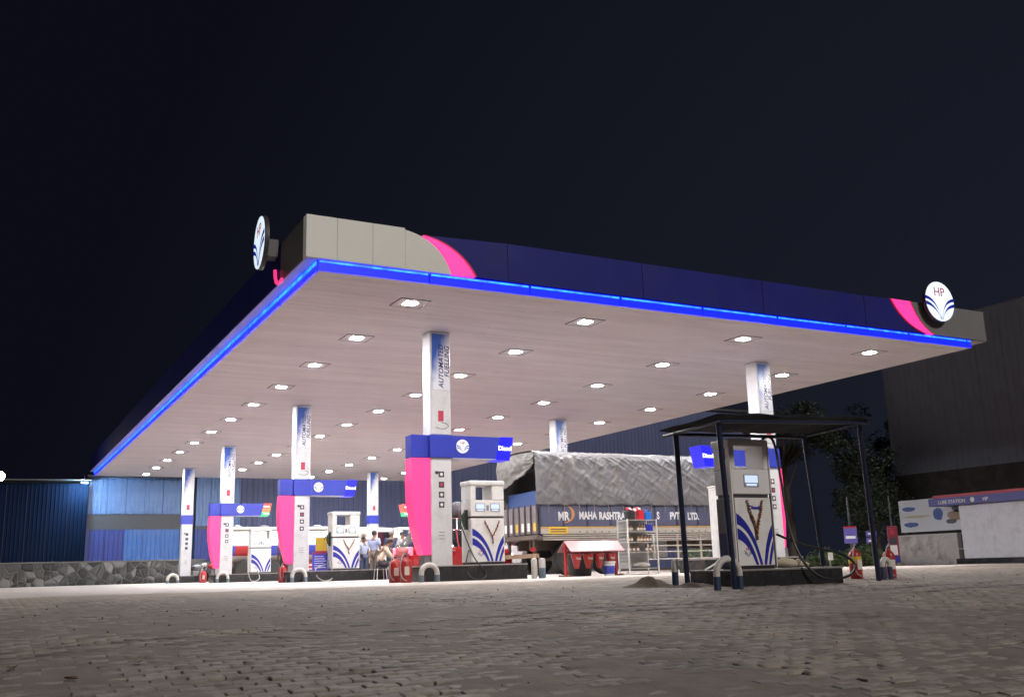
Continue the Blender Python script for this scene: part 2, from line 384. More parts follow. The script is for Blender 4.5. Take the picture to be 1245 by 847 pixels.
tag(link('paver_field', fm, paving), kind='stuff')

# forecourt slab under the canopy
fore_m = mat('forecourt_concrete', (.44, .395, .355), .7, var=.16, scale=.5, bump=.12, bscale=25, dirt=(.24, .20, .165), dscale=.8, damt=.55)
def fore_y(X, V): return V+np.clip((19.2-V)/1.8, 0, 1)*((vnoise(X, V*0, .55, 8)-.5)*1.7+(vnoise(X, V*0, 2.3, 9)-.5)*.5)
_X, _V = np.meshgrid(np.linspace(-8, 30, 200), np.concatenate([np.linspace(17.0, 19, 24), np.linspace(19.5, 58, 50)])); _Y = fore_y(_X, _V)
_v = np.stack([_X.ravel(), _Y.ravel(), (vgz(_X, _Y)+np.where(_V < 17.05, -.004, .008)).ravel()], 1); _i = np.arange(_X.size).reshape(_X.shape)
_q = np.stack([_i[:-1, :-1], _i[:-1, 1:], _i[1:, 1:], _i[1:, :-1]], -1).reshape(-1, 4)
_me = bpy.data.meshes.new('forecourt'); _me.from_pydata(_v.tolist(), [], _q.tolist()); _me.materials.append(fore_m); _me.polygons.foreach_set('use_smooth', [True]*len(_me.polygons))
tag(link('forecourt', _me), kind='structure')

# ------------------------------------------------------------------ canopy
CX0, CX1, CY0, CY1, CZ = 5.05, 22.76, 16.68, 55.87, 5.6
canopy = thing('canopy', 'large flat filling station canopy with blue light strip under its fascia', 'canopy', (0, 0, CZ))
soffit = mat('soffit_panel', (.83, .745, .765), .5, spec=.35)
_n = soffit.node_tree; _b = _n.nodes['Principled BSDF']; _g = _n.nodes.new('ShaderNodeNewGeometry'); _mp = _n.nodes.new('ShaderNodeMapping'); _mp.inputs['Scale'].default_value = (.35, 2.2, 1)
_n1 = _n.nodes.new('ShaderNodeTexNoise'); _n1.inputs['Scale'].default_value = 1.; _n1.inputs['Detail'].default_value = 9; _n1.inputs['Roughness'].default_value = .72
_oi = _n.nodes.new('ShaderNodeObjectInfo'); _ma = _n.nodes.new('ShaderNodeMath'); _ma.operation = 'MULTIPLY_ADD'; _ma.inputs[1].default_value = .10
_mr = _n.nodes.new('ShaderNodeMapRange'); _mr.inputs[1].default_value = .40; _mr.inputs[2].default_value = .74; _mr.inputs[3].default_value = 0; _mr.inputs[4].default_value = .34
_mx = _n.nodes.new('ShaderNodeMix'); _mx.data_type = 'RGBA'; _mx.inputs[6].default_value = (.93, .865, .885, 1); _mx.inputs[7].default_value = (.54, .45, .455, 1)
_n.links.new(_g.outputs['Position'], _mp.inputs[0]); _n.links.new(_mp.outputs[0], _n1.inputs['Vector']); _n.links.new(_oi.outputs['Random'], _ma.inputs[0]); _n.links.new(_n1.outputs['Fac'], _ma.inputs[2])
_n.links.new(_ma.outputs[0], _mr.inputs[0]); _n.links.new(_mr.outputs[0], _mx.inputs[0]); _n.links.new(_mx.outputs[2], _b.inputs['Base Color'])
MB().box(5.06, 23.15, 16.82, 55.6, .225, .95).build('roof_deck', darkgrey, canopy)
pm_ = MB().box(-.5, .5, -.1465, .1465, 0, .02).mesh('ceiling_panel', soffit, bevel=.006)
y = CY0+.15; i = 0
while y < CY1-.1:
    j = CX0+random.uniform(.25, .75)*(CX1-CX0)
    for a, b in ((CX0, j-.003), (j+.003, CX1)):
        link('ceiling_panel', pm_, canopy, ((a+b)/2, y, random.uniform(0, .003)), (random.gauss(0, .003), random.gauss(0, .0004), 0), (b-a, 1, 1))
    y += .30; i += 1
# fascia: z local 0.22 .. 1.03
zb, zt = .22, 1.03
street_glow = mat('white_panel_street_glow', (.62, .62, .57), .5, var=.05, scale=.8, emit=(.94, .95, .82), est=.08)  # white panel, street light put in as paler colour and slight glow
fwhite_dim = mat('fascia_white_dimmed', (.20, .20, .205), .4, var=.06, scale=1.5, dirt=(.25, .24, .22), dscale=2, damt=.4)  # same white, darkened in the colour where less light falls
# front, left white section: three white boxes with street light painted in
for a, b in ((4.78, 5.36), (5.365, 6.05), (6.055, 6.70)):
    MB().box(a, b, 16.60, 16.80, zb, zt+.005).build('street_glow_panel', street_glow, canopy, bevel=.006)
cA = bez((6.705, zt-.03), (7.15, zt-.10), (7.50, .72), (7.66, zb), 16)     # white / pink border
ribbon(MB(), cA, [(6.705, zb+(zt-.03-zb)*(1-i/16)) for i in range(17)], 16.605, 16.80).build('street_glow_panel', street_glow, canopy)
cB = bez((7.06, zt-.10), (7.55, zt-.16), (7.95, .62), (8.16, zb), 16)
cA2 = bez((7.04, zt-.115), (7.35, .82), (7.55, .58), (7.675, zb), 16)
ribbon(MB(), cA2, cB, 16.585, 16.78).build('pink_swoosh', pinksw, canopy)
ribbon(MB(), cB, [(p[0]+.035, p[1]+.012) for p in cB], 16.575, 16.78).build('swoosh_rim', pinkedge, canopy)
# blue fascia boards
seams = [8.17, 9.2, 11.2, 13.2, 15.2, 17.2, 19.2, 19.8]
cB3 = [(p[0]+.04, p[1]+.014) for p in cB]
ribbon(MB(), cB3, [(8.9, zt-.02-(zt-.02-zb)*(i/16)) for i in range(17)], 16.60, 16.80).build('fascia_panel', fasciablue, canopy)
for a, b in zip([8.906, 12.2, 15.6], [12.194, 15.594, 18.9]):
    MB().box(a+.001, b-.001, 16.60+random.uniform(0, .005), 16.80, zb, zt-.02+random.uniform(-.008, .006)).build('fascia_panel', fasciablue, canopy, bevel=.006)
cR = bez((19.86, zt), (20.05, .68), (20.45, .32), (21.05, zb), 16)
cR2 = bez((20.55, zt), (20.66, .74), (20.85, .40), (21.30, zb), 16)
ribbon(MB(), [(18.906, zt-.02-(zt-.02-zb)*(i/16)) for i in range(17)], [(p[0]-.04, p[1]) for p in cR], 16.60, 16.80).build('fascia_panel', fasciablue, canopy)
ribbon(MB(), cR, cR2, 16.585, 16.78).build('pink_swoosh', pinksw, canopy)
ribbon(MB(), [(p[0]-.037, p[1]) for p in cR], cR, 16.575, 16.78).build('swoosh_rim', pinkedge, canopy)
ribbon(MB(), cR2, [(p[0]+.03, p[1]) for p in cR2], 16.575, 16.78).build('swoosh_rim', pinkedge, canopy)
ribbon(MB(), [(p[0]+.034, p[1]) for p in cR2], [(21.9, zt-(zt-zb)*i/16) for i in range(17)], 16.60, 16.80).build('fascia_panel', fwhite_dim, canopy)
MB().box(21.906, 23.4, 16.60, 16.80, zb, zt).build('fascia_panel', fwhite_dim, canopy, bevel=.005)
# left side fascia (faces -X)
MB().box(4.78, 4.98, 16.806, 18.35, zb, zt).build('fascia_panel', fwhite_dim, canopy, bevel=.005)
y = 18.36
while y < 55.8:
    MB().box(4.78, 4.98, y, min(y+2.49, 55.9), zb, zt-.02).build('fascia_panel', fasciablue, canopy, bevel=.004); y += 2.5
sw = bez((18.62, .62), (18.46, .42), (18.30, .30), (17.95, .19), 12)
MB().tube([(4.72, p[0], p[1]) for p in bez((18.52, .50), (18.50, .20), (18.3, .10), (17.98, .17), 12)], .035, 8).build('pink_swoosh_tube', pink, canopy)
for yb in (55.62,):
    MB().box(4.99, 23.4, yb, 55.9, zb, zt-.02).build('fascia_panel', fasciablue, canopy)
MB().box(23.2, 23.4, 16.806, 55.61, zb, zt-.02).build('fascia_panel', fasciablue, canopy)
ledge = mat('fascia_ledge', (.50, .44, .47), .5)
MB().box(4.79, 5.02, 16.62, 55.88, .205, .219).build('ledge', ledge, canopy)
MB().box(22.80, 23.39, 16.64, 55.88, .205, .219).build('ledge', ledge, canopy)
MB().box(22.765, 22.80, 16.66, 55.88, 0, .21).build('edge_trim', soffit, canopy)
MB().box(5.05, 22.76, 55.875, 55.90, 0, .21).build('edge_trim', soffit, canopy)
# blue light strip
ledface = mat('blue_diffuser', (.01, .02, .5), .3, emit=(.003, .008, .8), est=2.6)
ledbar = mat('led_bar', (.1, .3, .8), .3, emit=(.006, .11, 1.0), est=3.2)
_n = ledbar.node_tree; _b = _n.nodes['Principled BSDF']; _g = _n.nodes.new('ShaderNodeTexCoord'); _nz = _n.nodes.new('ShaderNodeTexNoise'); _nz.inputs['Scale'].default_value = 5.5; _nz.inputs['Detail'].default_value = 2
_mr = _n.nodes.new('ShaderNodeMapRange'); _mr.inputs[1].default_value = .36; _mr.inputs[2].default_value = .64; _mr.inputs[3].default_value = 1.2; _mr.inputs[4].default_value = 5.2
_n.links.new(_g.outputs['Object'], _nz.inputs['Vector']); _n.links.new(_nz.outputs['Fac'], _mr.inputs[0]); _n.links.new(_mr.outputs[0], _b.inputs['Emission Strength'])
x = 5.02; k = 0
while x < 22.75:
    e = min(x+2.2, 22.80)
    t = MB().box(x, e-.03, 16.625, 16.665, 0, .20).build('led_channel', ledface, canopy)
    b = MB().box(x+.02, e-.05, 16.612, 16.624, .150, .185)
    b.build('led_bar', ledbar, t); x = e
y = 16.67
while y < 55.8:
    e = min(y+2.6, 55.87)
    t = MB().box(5.005, 5.045, y, e-.03, 0, .20).build('led_channel', ledface, canopy)
    b = MB().box(4.992, 5.004, y+.02, e-.05, .115, .185)
    b.build('led_bar', ledbar, t); y = e

# downlights
lens = mat('downlight_lens', (.9, .9, .9), .3, emit=(.98, .965, .985), est=LAMP)
trim = mat('downlight_trim', (.10, .095, .10), .5)
plate = mat('downlight_plate', (.78, .72, .725), .3)
def ring(o, i_, z0, z1):
    m = MB()
    m.box(-o, o, i_, o, z0, z1); m.box(-o, o, -o, -i_, z0, z1); m.box(-o, -i_, -i_, i_, z0, z1); m.box(i_, o, -i_, i_, z0, z1); return m
trim_me = ring(.33, .315, -.010, 0).mesh('trim', trim)
plate_me = ring(.314, .127, -.008, -.002).mesh('plate', plate)
lens_side = mat('downlight_lens_side', (.75, .72, .72), .3, emit=(.98, .965, .985), est=0)
lens_me = MB().box(-.115, .115, -.115, .115, -.0105, -.004).mesh('lens', lens)
lens_alt = [lens_me]
for _k, (_c, _e) in enumerate((((1., .95, .93), .82), ((.95, .97, 1.), 1.12))):
    lens_alt.append(MB().box(-.115, .115, -.115, .115, -.0105, -.004).mesh('lens', mat('downlight_lens_%s' % ('warm', 'cool')[_k], (.9, .9, .9), .3, emit=_c, est=LAMP*_e)))
rim_me = MB().prism([(-.2, -.0035), (.2, -.0035), (.2, -.002), (-.2, -.002)], -.2, .2).mesh('backing', lens_side)
LXS = (7.41, 11.64, 16.24, 20.60)
RN = ('row nearest the left edge', 'second row from the left edge', 'third row from the left edge', 'row nearest the right edge')
for a, X in enumerate(LXS):
    for j in range(12):
        Y = 18.10+3.3116*j
        t = thing('canopy_downlight', f'square lit canopy downlight, {ORD[j]} from the front in the {RN[a]}', 'downlight', (X, Y, CZ-.001), 0, 'downlights in the canopy ceiling')
        link('trim', trim_me, t); link('plate', plate_me, t); link('lens', random.choice(lens_alt), t); link('backing', rim_me, t)

# ------------------------------------------------------------------ round logo
def logo_parts(parent, R, rot=(PI/2, 0, 0), loc=(0, 0, 0), lit=True, depth=.09, txt=True):
    """disc facing local -Y, radius R"""
    d = MB().lathe([(R*.985, 0), (R, .012), (R, depth), (R*.9, depth+.004)], 40, axis='y')
    o = d.build('case', darkgrey, parent, loc, smooth=True)
    f = MB().lathe([(R*.97, -.012), (R*.975, -.001)], 40, axis='y'); f.build('face', logoface if lit else white, parent, loc)
    mb = MB()
    for sgn in (-1, 1):
        A = bez((sgn*1.02, .22), (sgn*.60, .20), (sgn*.20, -.10), (sgn*.05, -.84), 18); B = bez((sgn*1.02, .06), (sgn*.5, .03), (sgn*.15, -.28), (sgn*.012, -.90), 18)
        C = bez((sgn*1.0, -.05), (sgn*.62, -.10), (sgn*.28, -.34), (sgn*.11, -.82), 18); D = bez((sgn*.98, -.22), (sgn*.55, -.26), (sgn*.22, -.50), (sgn*.07, -.88), 18)
        for P, Q in ((A, B), (C, D)):
            ribbon(mb, [(p[0]*R, p[1]*R) for p in P], [(p[0]*R, p[1]*R) for p in Q], -.019, -.013)
    mb.build('leaf_mark', logolit, parent, loc)
    text('lettering', 'HP', R*.62, logoredlit, parent, (loc[0], loc[1]-.016, loc[2]+R*.45), ext=.002, bold=0)
t = thing('round_logo_sign', 'lit round HP logo sign on front fascia near the right corner', 'sign', (21.42, 16.38, 6.66), 0, 'round logo signs'); logo_parts(t, .54)
MB().box(-.2, .2, .095, .21, -.3, .1).build('bracket', darkgrey, t)
t = thing('round_logo_sign', 'lit round HP logo sign on the left fascia, seen edge-on', 'sign', (4.42, 18.62, 6.66), -PI/2-.05, 'round logo signs'); logo_parts(t, .54)
MB().box(-.16, .16, .095, .34, -.3, .05).build('bracket', darkgrey, t)

# ------------------------------------------------------------------ columns with headers
gradm = bpy.data.materials.new('blue_fade'); gradm.use_nodes = True
_n = gradm.node_tree; _b = _n.nodes['Principled BSDF']; _b.inputs['Roughness'].default_value = .3
_tc = _n.nodes.new('ShaderNodeTexCoord'); _sx = _n.nodes.new('ShaderNodeSeparateXYZ'); _rp = _n.nodes.new('ShaderNodeValToRGB'); _nz = _n.nodes.new('ShaderNodeTexNoise'); _nz.inputs['Scale'].default_value = 6
_ad = _n.nodes.new('ShaderNodeMath'); _ad.operation = 'MULTIPLY_ADD'; _ad.inputs[1].default_value = .35
_ad2 = _n.nodes.new('ShaderNodeMath'); _ad2.operation = 'MULTIPLY_ADD'; _ad2.inputs[1].default_value = -.9
_n.links.new(_tc.outputs['Generated'], _sx.inputs[0]); _n.links.new(_tc.outputs['Object'], _nz.inputs['Vector'])
_n.links.new(_nz.outputs['Fac'], _ad.inputs[0]); _n.links.new(_sx.outputs['Z'], _ad.inputs[2]); _n.links.new(_sx.outputs['X'], _ad2.inputs[0]); _n.links.new(_ad.outputs[0], _ad2.inputs[2])
_rp.color_ramp.elements[0].position = .12; _rp.color_ramp.elements[0].color = (.68, .69, .74, 1); _rp.color_ramp.elements[1].position = .62; _rp.color_ramp.elements[1].color = (.035, .10, .42, 1)
_n.links.new(_ad2.outputs[0], _rp.inputs[0]); _n.links.new(_rp.outputs[0], _b.inputs['Base Color'])
CW, CD, ZI = .50, .435, .35
def column(X, Y, label, side, header, product, fin=.45, detail=True, tip=1.36):
    """X,Y: front-left corner. side=+1: header reaches to +X; -1: mirrored"""
    t = thing('canopy_column', label, 'column', (X+CW/2, Y, 0), 0, 'columns carrying the canopy')
    h = CW/2
    MB().box(-h, h, 0, CD, .0, CZ-.002).build('shaft', colmat, t, bevel=.012)
    MB().box(-h+.03, h-.015, -.012, -.001, 3.23, CZ-.03).build('front_cladding', colmat, t)
    MB().box(-h+.04, h-.03, -.018, -.013, 4.25, CZ-.06).build('blue_fade_panel', gradm, t)
    if detail:
        text('lettering', 'AUTOMATED', .165, navy, t, (.02, -.020, 4.78), (PI/2, -PI/2, 0), shear=.25, bold=.002)
        text('lettering', 'FUELLING', .165, navy, t, (.165, -.020, 4.90), (PI/2, -PI/2, 0), shear=.25, bold=.002)
    MB().box(-.065, .065, -.020, -.013, 3.52, 3.76).build('red_icon', iconred, t)
    if detail:
        MB().tube([(.16*math.cos(a)+.02, -.017, 3.42+.07*math.sin(a)) for a in np.linspace(-2.6, 1.6, 16)], .006, 5).build('orbit_mark', icongrey, t)
    # lower icons
    for k, zz in enumerate((2.33, 2.10, 1.88, 1.66)):
        m = MB(); a = .065
        m.box(-a, a, -.006, -.001, zz-.065, zz+.065)
        if k == 0: m.box(-.15, -a-.005, -.006, -.001, zz+.0, zz+.07)
        o = m.build('pictogram', icongrey, t)
        if detail: MB().lathe([(.036, -.009), (.036, -.0065)], 14, (0, 0, zz), 'y').build('symbol', iconred if k == 1 else white, o)
    for k in range(3): MB().box(-.07-.01*(k % 2), .07, -.004, -.001, 1.05-.07*k, 1.068-.07*k).build('caption', midgrey, t)
    if header:
        a, b = (-h-fin, h) if side > 0 else (-h, h+fin)
        # band around the shaft
        MB().box(-h-.035, h+.035, -.045, CD+.035, 2.70, 3.21).build('header_band', blue, t, bevel=.008)
        s = side
        def bx(x0, x1, *r): return MB().box(min(x0*s, x1*s), max(x0*s, x1*s), *r)
        bx(-h-fin, -h-.037, .04, CD-.04, 2.695, 3.205).build('header_wing', blue, t, bevel=.008)
        MB().prism([(s*(h+.037), 2.705), (s*tip, 2.705), (s*(tip+.13), 3.205), (s*(h+.037), 3.205)], -.03, CD-.02).build('header_arm', blue, t)
        MB().prism([(s*(h+.037), 2.690), (s*(tip+.02), 2.690), (s*(tip+.02), 2.702), (s*(h+.037), 2.702)], -.03, CD-.02).build('header_edge', mat('pale_edge', (.5, .5, .62), .4), t)
        if product == 'Diesel':
            q = MB().prism([(s*(tip+.005), 2.68), (s*(tip+.345), 2.68), (s*(tip+.46), 3.215), (s*(tip+.135), 3.215)], -.045, CD-.01).build('product_sign', bluelit, t)
            text('lettering', 'Diesel', .145, whitelit, q, (s*(tip+.235), -.05, 2.95), bold=.004, sx=.95)
        else:
            for (z0, z1, mm) in ((3.02, 3.215, redlit), (2.86, 3.017, redlit if side < 0 else mat('orange_lit_sign', (.5, .15, .04), .3, emit=(.75, .22, .12), est=.9)), (2.68, 2.857, greenlit)):
                f = lambda z: tip+.005+.13*(z-2.68)/.535
                q = MB().prism([(s*f(z0), z0), (s*(f(z0)+.33), z0), (s*(f(z1)+.33), z1), (s*f(z1), z1)], -.045, CD-.01).build('product_sign', mm, t)
            MB().box(min(s*(tip+.12), s*(tip+.36)), max(s*(tip+.12), s*(tip+.36)), -.050, -.046, 3.06, 3.11).build('lettering_bar', whitelit, t)
            MB().box(min(s*(tip+.12), s*(tip+.36)), max(s*(tip+.12), s*(tip+.36)), -.050, -.046, 2.75, 2.80).build('lettering_bar', whitelit, t)
        e = bpy.data.objects.new('logo_disc', None); COL.objects.link(e); e.parent = t; e.location = (s*.515, -.046, 2.965)
        R = .155
        MB().lathe([(R, -.006), (R, .012)], 28, axis='y').build('face', mat('white_disc', (.78, .79, .82), .35, emit=(.8, .86, 1), est=.25), e)
        mb = MB()
        for g in (-1, 1):
            for (A, B) in (((g*1.0, .20, -.10), (g*1.0, .02, -.22)), ((g*.98, -.12, -.36), (g*.92, -.30, -.48))):
                P = bez((A[0], A[1]), (g*.5, A[1]-.05), (g*.18, A[2]-.2), (g*.05, -.8), 10); Q = bez((B[0], B[1]), (g*.45, B[1]-.05), (g*.14, B[2]-.2), (g*.02, -.86), 10)
                ribbon(mb, [(p[0]*R*.95, p[1]*R*.95) for p in P], [(p[0]*R*.95, p[1]*R*.95) for p in Q], -.010, -.0065)
        mb.build('leaf_mark', logoblue, e); text('lettering', 'HP', R*.62, logored, e, (0, -.009, R*.45))
        # pink light fin
        P = [(-h-.004, 2.685), (-h-fin+.005, 2.685), (-h-fin-.01, 2.2), (-h-fin+.01, 1.7), (-h-fin*.78, 1.15), (-h-fin*.5, .72), (-h-fin*.40, .58), (-h-.004, .58)]
        MB().prism([(s*p[0], p[1]) for p in P], .02, CD-.03).build('pink_light_fin', pink, t)
        MB().box(min(s*(-h-.15), s*(-h-.006)), max(s*(-h-.15), s*(-h-.006)), .06, CD-.08, .34, .575).build('fin_foot', steel, t)
    else:
        MB().box(-h-.02, h+.02, -.02, CD+.02, 2.82, 3.26).build('blue_band', blue, t)
    return t
CYS = (20.14, 31.04, 41.91, 50.94)
column(8.72, CYS[0], 'front left canopy column with pink light fin and lit Diesel header, nearest of its row', 1, True, 'Diesel')
column(8.72, CYS[1], 'second column of the left row, with pink fin and lit Diesel header', 1, True, 'Diesel')
column(8.72, CYS[2], 'third column of the left row, header ending in red and green stripes', 1, True, 'Petrol')
column(8.72, CYS[3], 'rearmost column of the left row, plain with a blue band and no fin', 1, False, None, detail=False)
column(18.44, CYS[0], 'front right canopy column rising behind the small pump shelter', -1, True, 'Diesel', fin=.14, tip=1.94)
column(18.44, CYS[1], 'second column of the right row, its top showing above the tarpaulin truck', -1, True, 'Diesel')
column(18.44, CYS[2], 'third column of the right row, its red and green sign peeking past the pink fin', -1, True, 'Petrol', tip=1.52)
column(18.44, CYS[3], 'rearmost column of the right row, plain with a blue band behind the people', -1, False, None, detail=False)

# ------------------------------------------------------------------ islands
def island(x0, x1, y0, y1, label, z0=0., h=ZI-.005, tiles=True):
    t = thing('pump_island', label, 'island', ((x0+x1)/2, (y0+y1)/2, z0), 0, 'raised pump islands')
    a, b = (x1-x0)/2, (y1-y0)/2
    MB().box(-a+.02, a-.02, -b+.02, b-.02, -.05, h-.03).build('core', kerbtop, t)
    MB().box(-a-.015, a+.015, -b-.015, b+.015, h-.03, h).build('top_slab', kerbtop, t, bevel=.006)
    n = max(2, round((x1-x0)/.62)); w = 2*a/n
    me = MB().box(-w/2+.003, w/2-.003, -.01, .01, -.04, h-.032).mesh('granite_tile', granite)
    for i in range(n):
        for sy in (-1, 1): link('granite_tile', me, t, (-a+w*(i+.5), sy*(b-.008), 0))
    m2 = MB().box(-.01, .01, -b+.02, b-.02, -.04, h-.032).mesh('end_tile', granite)
    for sx in (-1, 1): link('end_tile', m2, t, (sx*(a-.006), 0, 0))
    return t
island(8.45, 10.9, 19.80, 20.85, 'dark granite island under the front left column')
island(8.45, 11.75, 30.72, 31.75, 'dark granite island under the second left column')
island(8.45, 11.3, 41.6, 42.6, 'dark granite island under the third left column')
island(8.2, 9.9, 50.65, 51.6, 'short dark island under the rearmost left column')
island(15.95, 19.2, 19.80, 20.85, 'dark granite island under the front right column')
island(16.3, 19.3, 30.75, 31.75, 'dark granite island beneath the tarpaulin truck, second of the right row')
island(16.2, 19.2, 41.6, 42.6, 'dark granite island under the third right column')
island(18.1, 19.4, 50.65, 51.6, 'short dark island under the rearmost right column')
FZ = gz(11, 11.9)
island(10.03, 12.2, 11.73, 12.85, 'dark stone island under the small black shelter', FZ, .25)

# ------------------------------------------------------------------ dispensers
def swooshes(parent, w, h, yf):
    """blue leaf decoration on a panel w x h (x from -w/2, z from 0)"""
    def put(A, B):
        mb = MB(); ribbon(mb, [((p[0]-.5)*w, p[1]*h) for p in A], [((p[0]-.5)*w, p[1]*h) for p in B], yf-.004, yf-.001)
        mb.build('leaf_stripe', logoblue, parent)
    put(bez((.0, .80), (.25, .72), (.52, .46), (.66, .0)), bez((.0, .63), (.25, .58), (.47, .36), (.59, .0)))
    put(bez((.0, .57), (.22, .52), (.42, .32), (.54, .0)), bez((.0, .40), (.2, .36), (.36, .22), (.47, .0)))
    put(bez((1., .62), (.88, .50), (.76, .3), (.70, .0)), bez((1., .44), (.92, .36), (.84, .2), (.77, .0)))
    put(bez((1., .37), (.94, .30), (.88, .16), (.83, .0)), bez((1., .24), (.97, .18), (.93, .1), (.89, .0)))
def mini_logo(parent, x, z, R, yf):
    mb = MB()
    for g in (-1, 1):
        for (a, b) in ((.25, .02), (-.2, -.4)):
            ribbon(mb, bez((x+g*R, z+a*R), (x+g*.5*R, z+a*R*.8), (x+g*.15*R, z+(a-.5)*R), (x, z-R), 8), bez((x+g*.95*R, z+b*R), (x+g*.45*R, z+b*R*.8), (x+g*.12*R, z+(b-.5)*R), (x, z-R), 8), yf-.004, yf-.001)
    mb.build('leaf_mark', logoblue, parent); text('lettering', 'HP', R*.8, logored, parent, (x, yf-.003, z+R*.6))
def nozzle(parent, loc, rz=0., m=None):
    """holster with nozzle hanging on a side face; local -Y is outward"""
    m = m or darkgrey
    e = MB().box(-.06, .06, -.05, .0, -.22, .22).build('holster', black, parent, loc, (0, 0, rz), bevel=.01)
    b = MB().tube([(0, -.07, -.16), (0, -.10, -.02), (0, -.09, .10), (0, -.06, .17)], [.022, .032, .034, .02], 8)
    b.tube([(0, -.09, .10), (0, -.16, .06), (0, -.20, -.04)], [.02, .017, .014], 8)
    b.build('nozzle', mat('nozzle_green', (.02, .05, .035), .4), e, smooth=True)
def hose(parent, pts, r=.017, m=None, name='hose'):
    P = [Vector(p) for p in pts]; out = []
    for i in range(len(P)-1):
        a = P[max(i-1, 0)]; b = P[i]; c = P[i+1]; d = P[min(i+2, len(P)-1)]
        for k in range(8):
            t = k/8; out.append(.5*((2*b)+(c-a)*t+(2*a-5*b+4*c-d)*t*t+(3*b-a-3*c+d)*t**3))
    out.append(P[-1]); return MB().tube(out, r, 8).build(name, m or hosem, parent, smooth=True)
def dispenser(x0, x1, y, z, label, d=.5, H=1.84, group='fuel dispensers', mirror=1, screens=2, side=white, lit=True, open_l=.16, open_r=.36, body=white, panel=white):
    w = x1-x0; t = thing('fuel_dispenser', label, 'fuel pump', ((x0+x1)/2, y, z), 0, group); a = w/2; k = H/1.84
    MB().box(-a+.02, a-.02, .02, d-.02, 0, .04).build('plinth', black, t)
    MB().box(-a, a, .014, d, .04, 1.0*k).build('cabinet', [side], t, bevel=.01)
    fp = MB().box(-a+.02, a-.02, 0, .013, .05, .995*k).build('front_panel', panel, t, bevel=.004)
    e = bpy.data.objects.new('panel_art', None); COL.objects.link(e); e.parent = t; e.location = (0, 0, .06)
    swooshes(e, w-.06, .90*k, 0.0); mini_logo(e, -w*.22, .18*k, .075, 0.0)
    MB().box(-a+.03, a-.03, .03, d-.02, 1.0*k, 1.045*k).build('gap_strip', darkgrey, t)
    hd = MB().box(-a, a, .0, d, 1.045*k, 1.40*k).build('display_head', body, t, bevel=.012)
    if screens == 2: sx = [(-w*.22, .10), (w*.22, .10)]
    else: sx = [(0, .13)]
    for cx, sw_ in sx:
        MB().box(cx-sw_-.02, cx+sw_+.02, -.008, -.001, 1.15*k, 1.33*k).build('bezel', mat('bezel_grey', (.30, .32, .36), .4), hd)
        MB().box(cx-sw_, cx+sw_, -.012, -.009, 1.21*k, 1.315*k).build('screen', screenlit, hd)
        MB().box(cx-sw_*.8, cx+sw_*.8, -.012, -.009, 1.165*k, 1.195*k).build('price_window', screenlit, hd)
    if screens == 2: MB().box(-.03, .03, -.006, -.001, 1.17*k, 1.29*k).build('keypad', midgrey, hd)
    l, r_ = open_l*w, open_r*w
    MB().box(-a, -a+l, .0, d, 1.40*k, 1.74*k).build('pillar', body, t, bevel=.015)
    MB().box(a-r_, a, .0, d, 1.40*k, 1.74*k).build('pillar', body, t, bevel=.015)
    MB().box(-a-.02, a+.02, -.02, d+.02, 1.73*k, 1.84*k).build('top_beam', body, t, bevel=.03, seg=2)
    return t
# --- front left island
t = dispenser(9.58, 10.42, 19.93, ZI, 'white fuel dispenser with blue leaf stripes beside the front left column')
MB().box(-.425, -.42, .1, .4, .06, .95).build('side_panel', offwhite, t)
nozzle(t, (-.425, .2, .98), -PI/2)
hose(t, [(-.56, .2, .84), (-.50, .0, .45), (-.38, -.12, .1), (-.15, -.16, -.2), (-.30, -.18, -.33), (-.55, -.16, -.25), (-.58, -.05, 0), (-.44, .1, .3)], .015)
t = dispenser(9.95, 10.87, 30.95, ZI, 'white fuel dispenser with lit twin screens beside the second left column')
nozzle(t, (-.465, .2, .98), -PI/2)
hose(t, [(-.6, .2, .84), (-.55, .0, .3), (-.5, -.2, -.2), (-.75, -.24, -.33), (-1.0, -.24, -.2), (-1.02, -.1, .05), (-.6, .1, .2)], .02, hosegrey)
t = dispenser(9.95, 10.80, 41.8, ZI, 'white fuel dispenser with wide open frame beside the third left column', open_l=.1, open_r=.12)
hose(t, [(-.5, .0, 1.2), (-.56, -.1, .4), (-.5, -.25, -.2), (-.3, -.25, -.32), (-.1, -.25, -.2), (-.15, -.1, .1)], .022, hosegrey)
t = dispenser(16.45, 17.30, 41.8, ZI, 'white fuel dispenser on the third right island, behind the red car', open_l=.3, open_r=.16)
# --- front pump under the shelter
t = dispenser(10.22, 10.98, 11.90, FZ+.25, 'large grey and white fuel dispenser standing under the black shelter', d=.42, H=2.0, screens=1, side=mat('dispenser_side', (.10, .10, .115), .4, var=.1, scale=4), open_l=.12, open_r=.13, body=mat('dispenser_grey', (.70, .69, .68), .4, var=.05, scale=4))
MB().box(-.415, -.385, -.012, .05, .02, 1.9).build('edge_strip', white, t, bevel=.006)
MB().box(.385, .405, -.012, .05, .02, 1.9).build('edge_strip', white, t, bevel=.006)
text('lettering', 'Diesel', .085, blue, t, (.02, -.006, .93), bold=.003)
MB().box(-.386, -.381, .1, .3, 1.22, 1.42).build('card_reader', white, t)
MB().box(-.386, -.381, .12, .26, 1.68, 1.86).build('red_icon', iconred, t)
MB().box(-.386, -.381, .05, .40, .04, .55).build('blue_side_panel', navy, t)
hose(t, [(.40, .12, 2.02), (.50, .05, 2.06), (.56, .0, 1.9), (.585, -.05, 1.3), (.60, -.12, .6), (.70, -.25, .1), (1.0, -.36, -.17), (1.5, -.38, -.15), (1.75, -.30, .02), (1.5, -.24, .2), (.9, -.2, .32), (.60, -.12, .42), (.45, .02, .52)], .021)
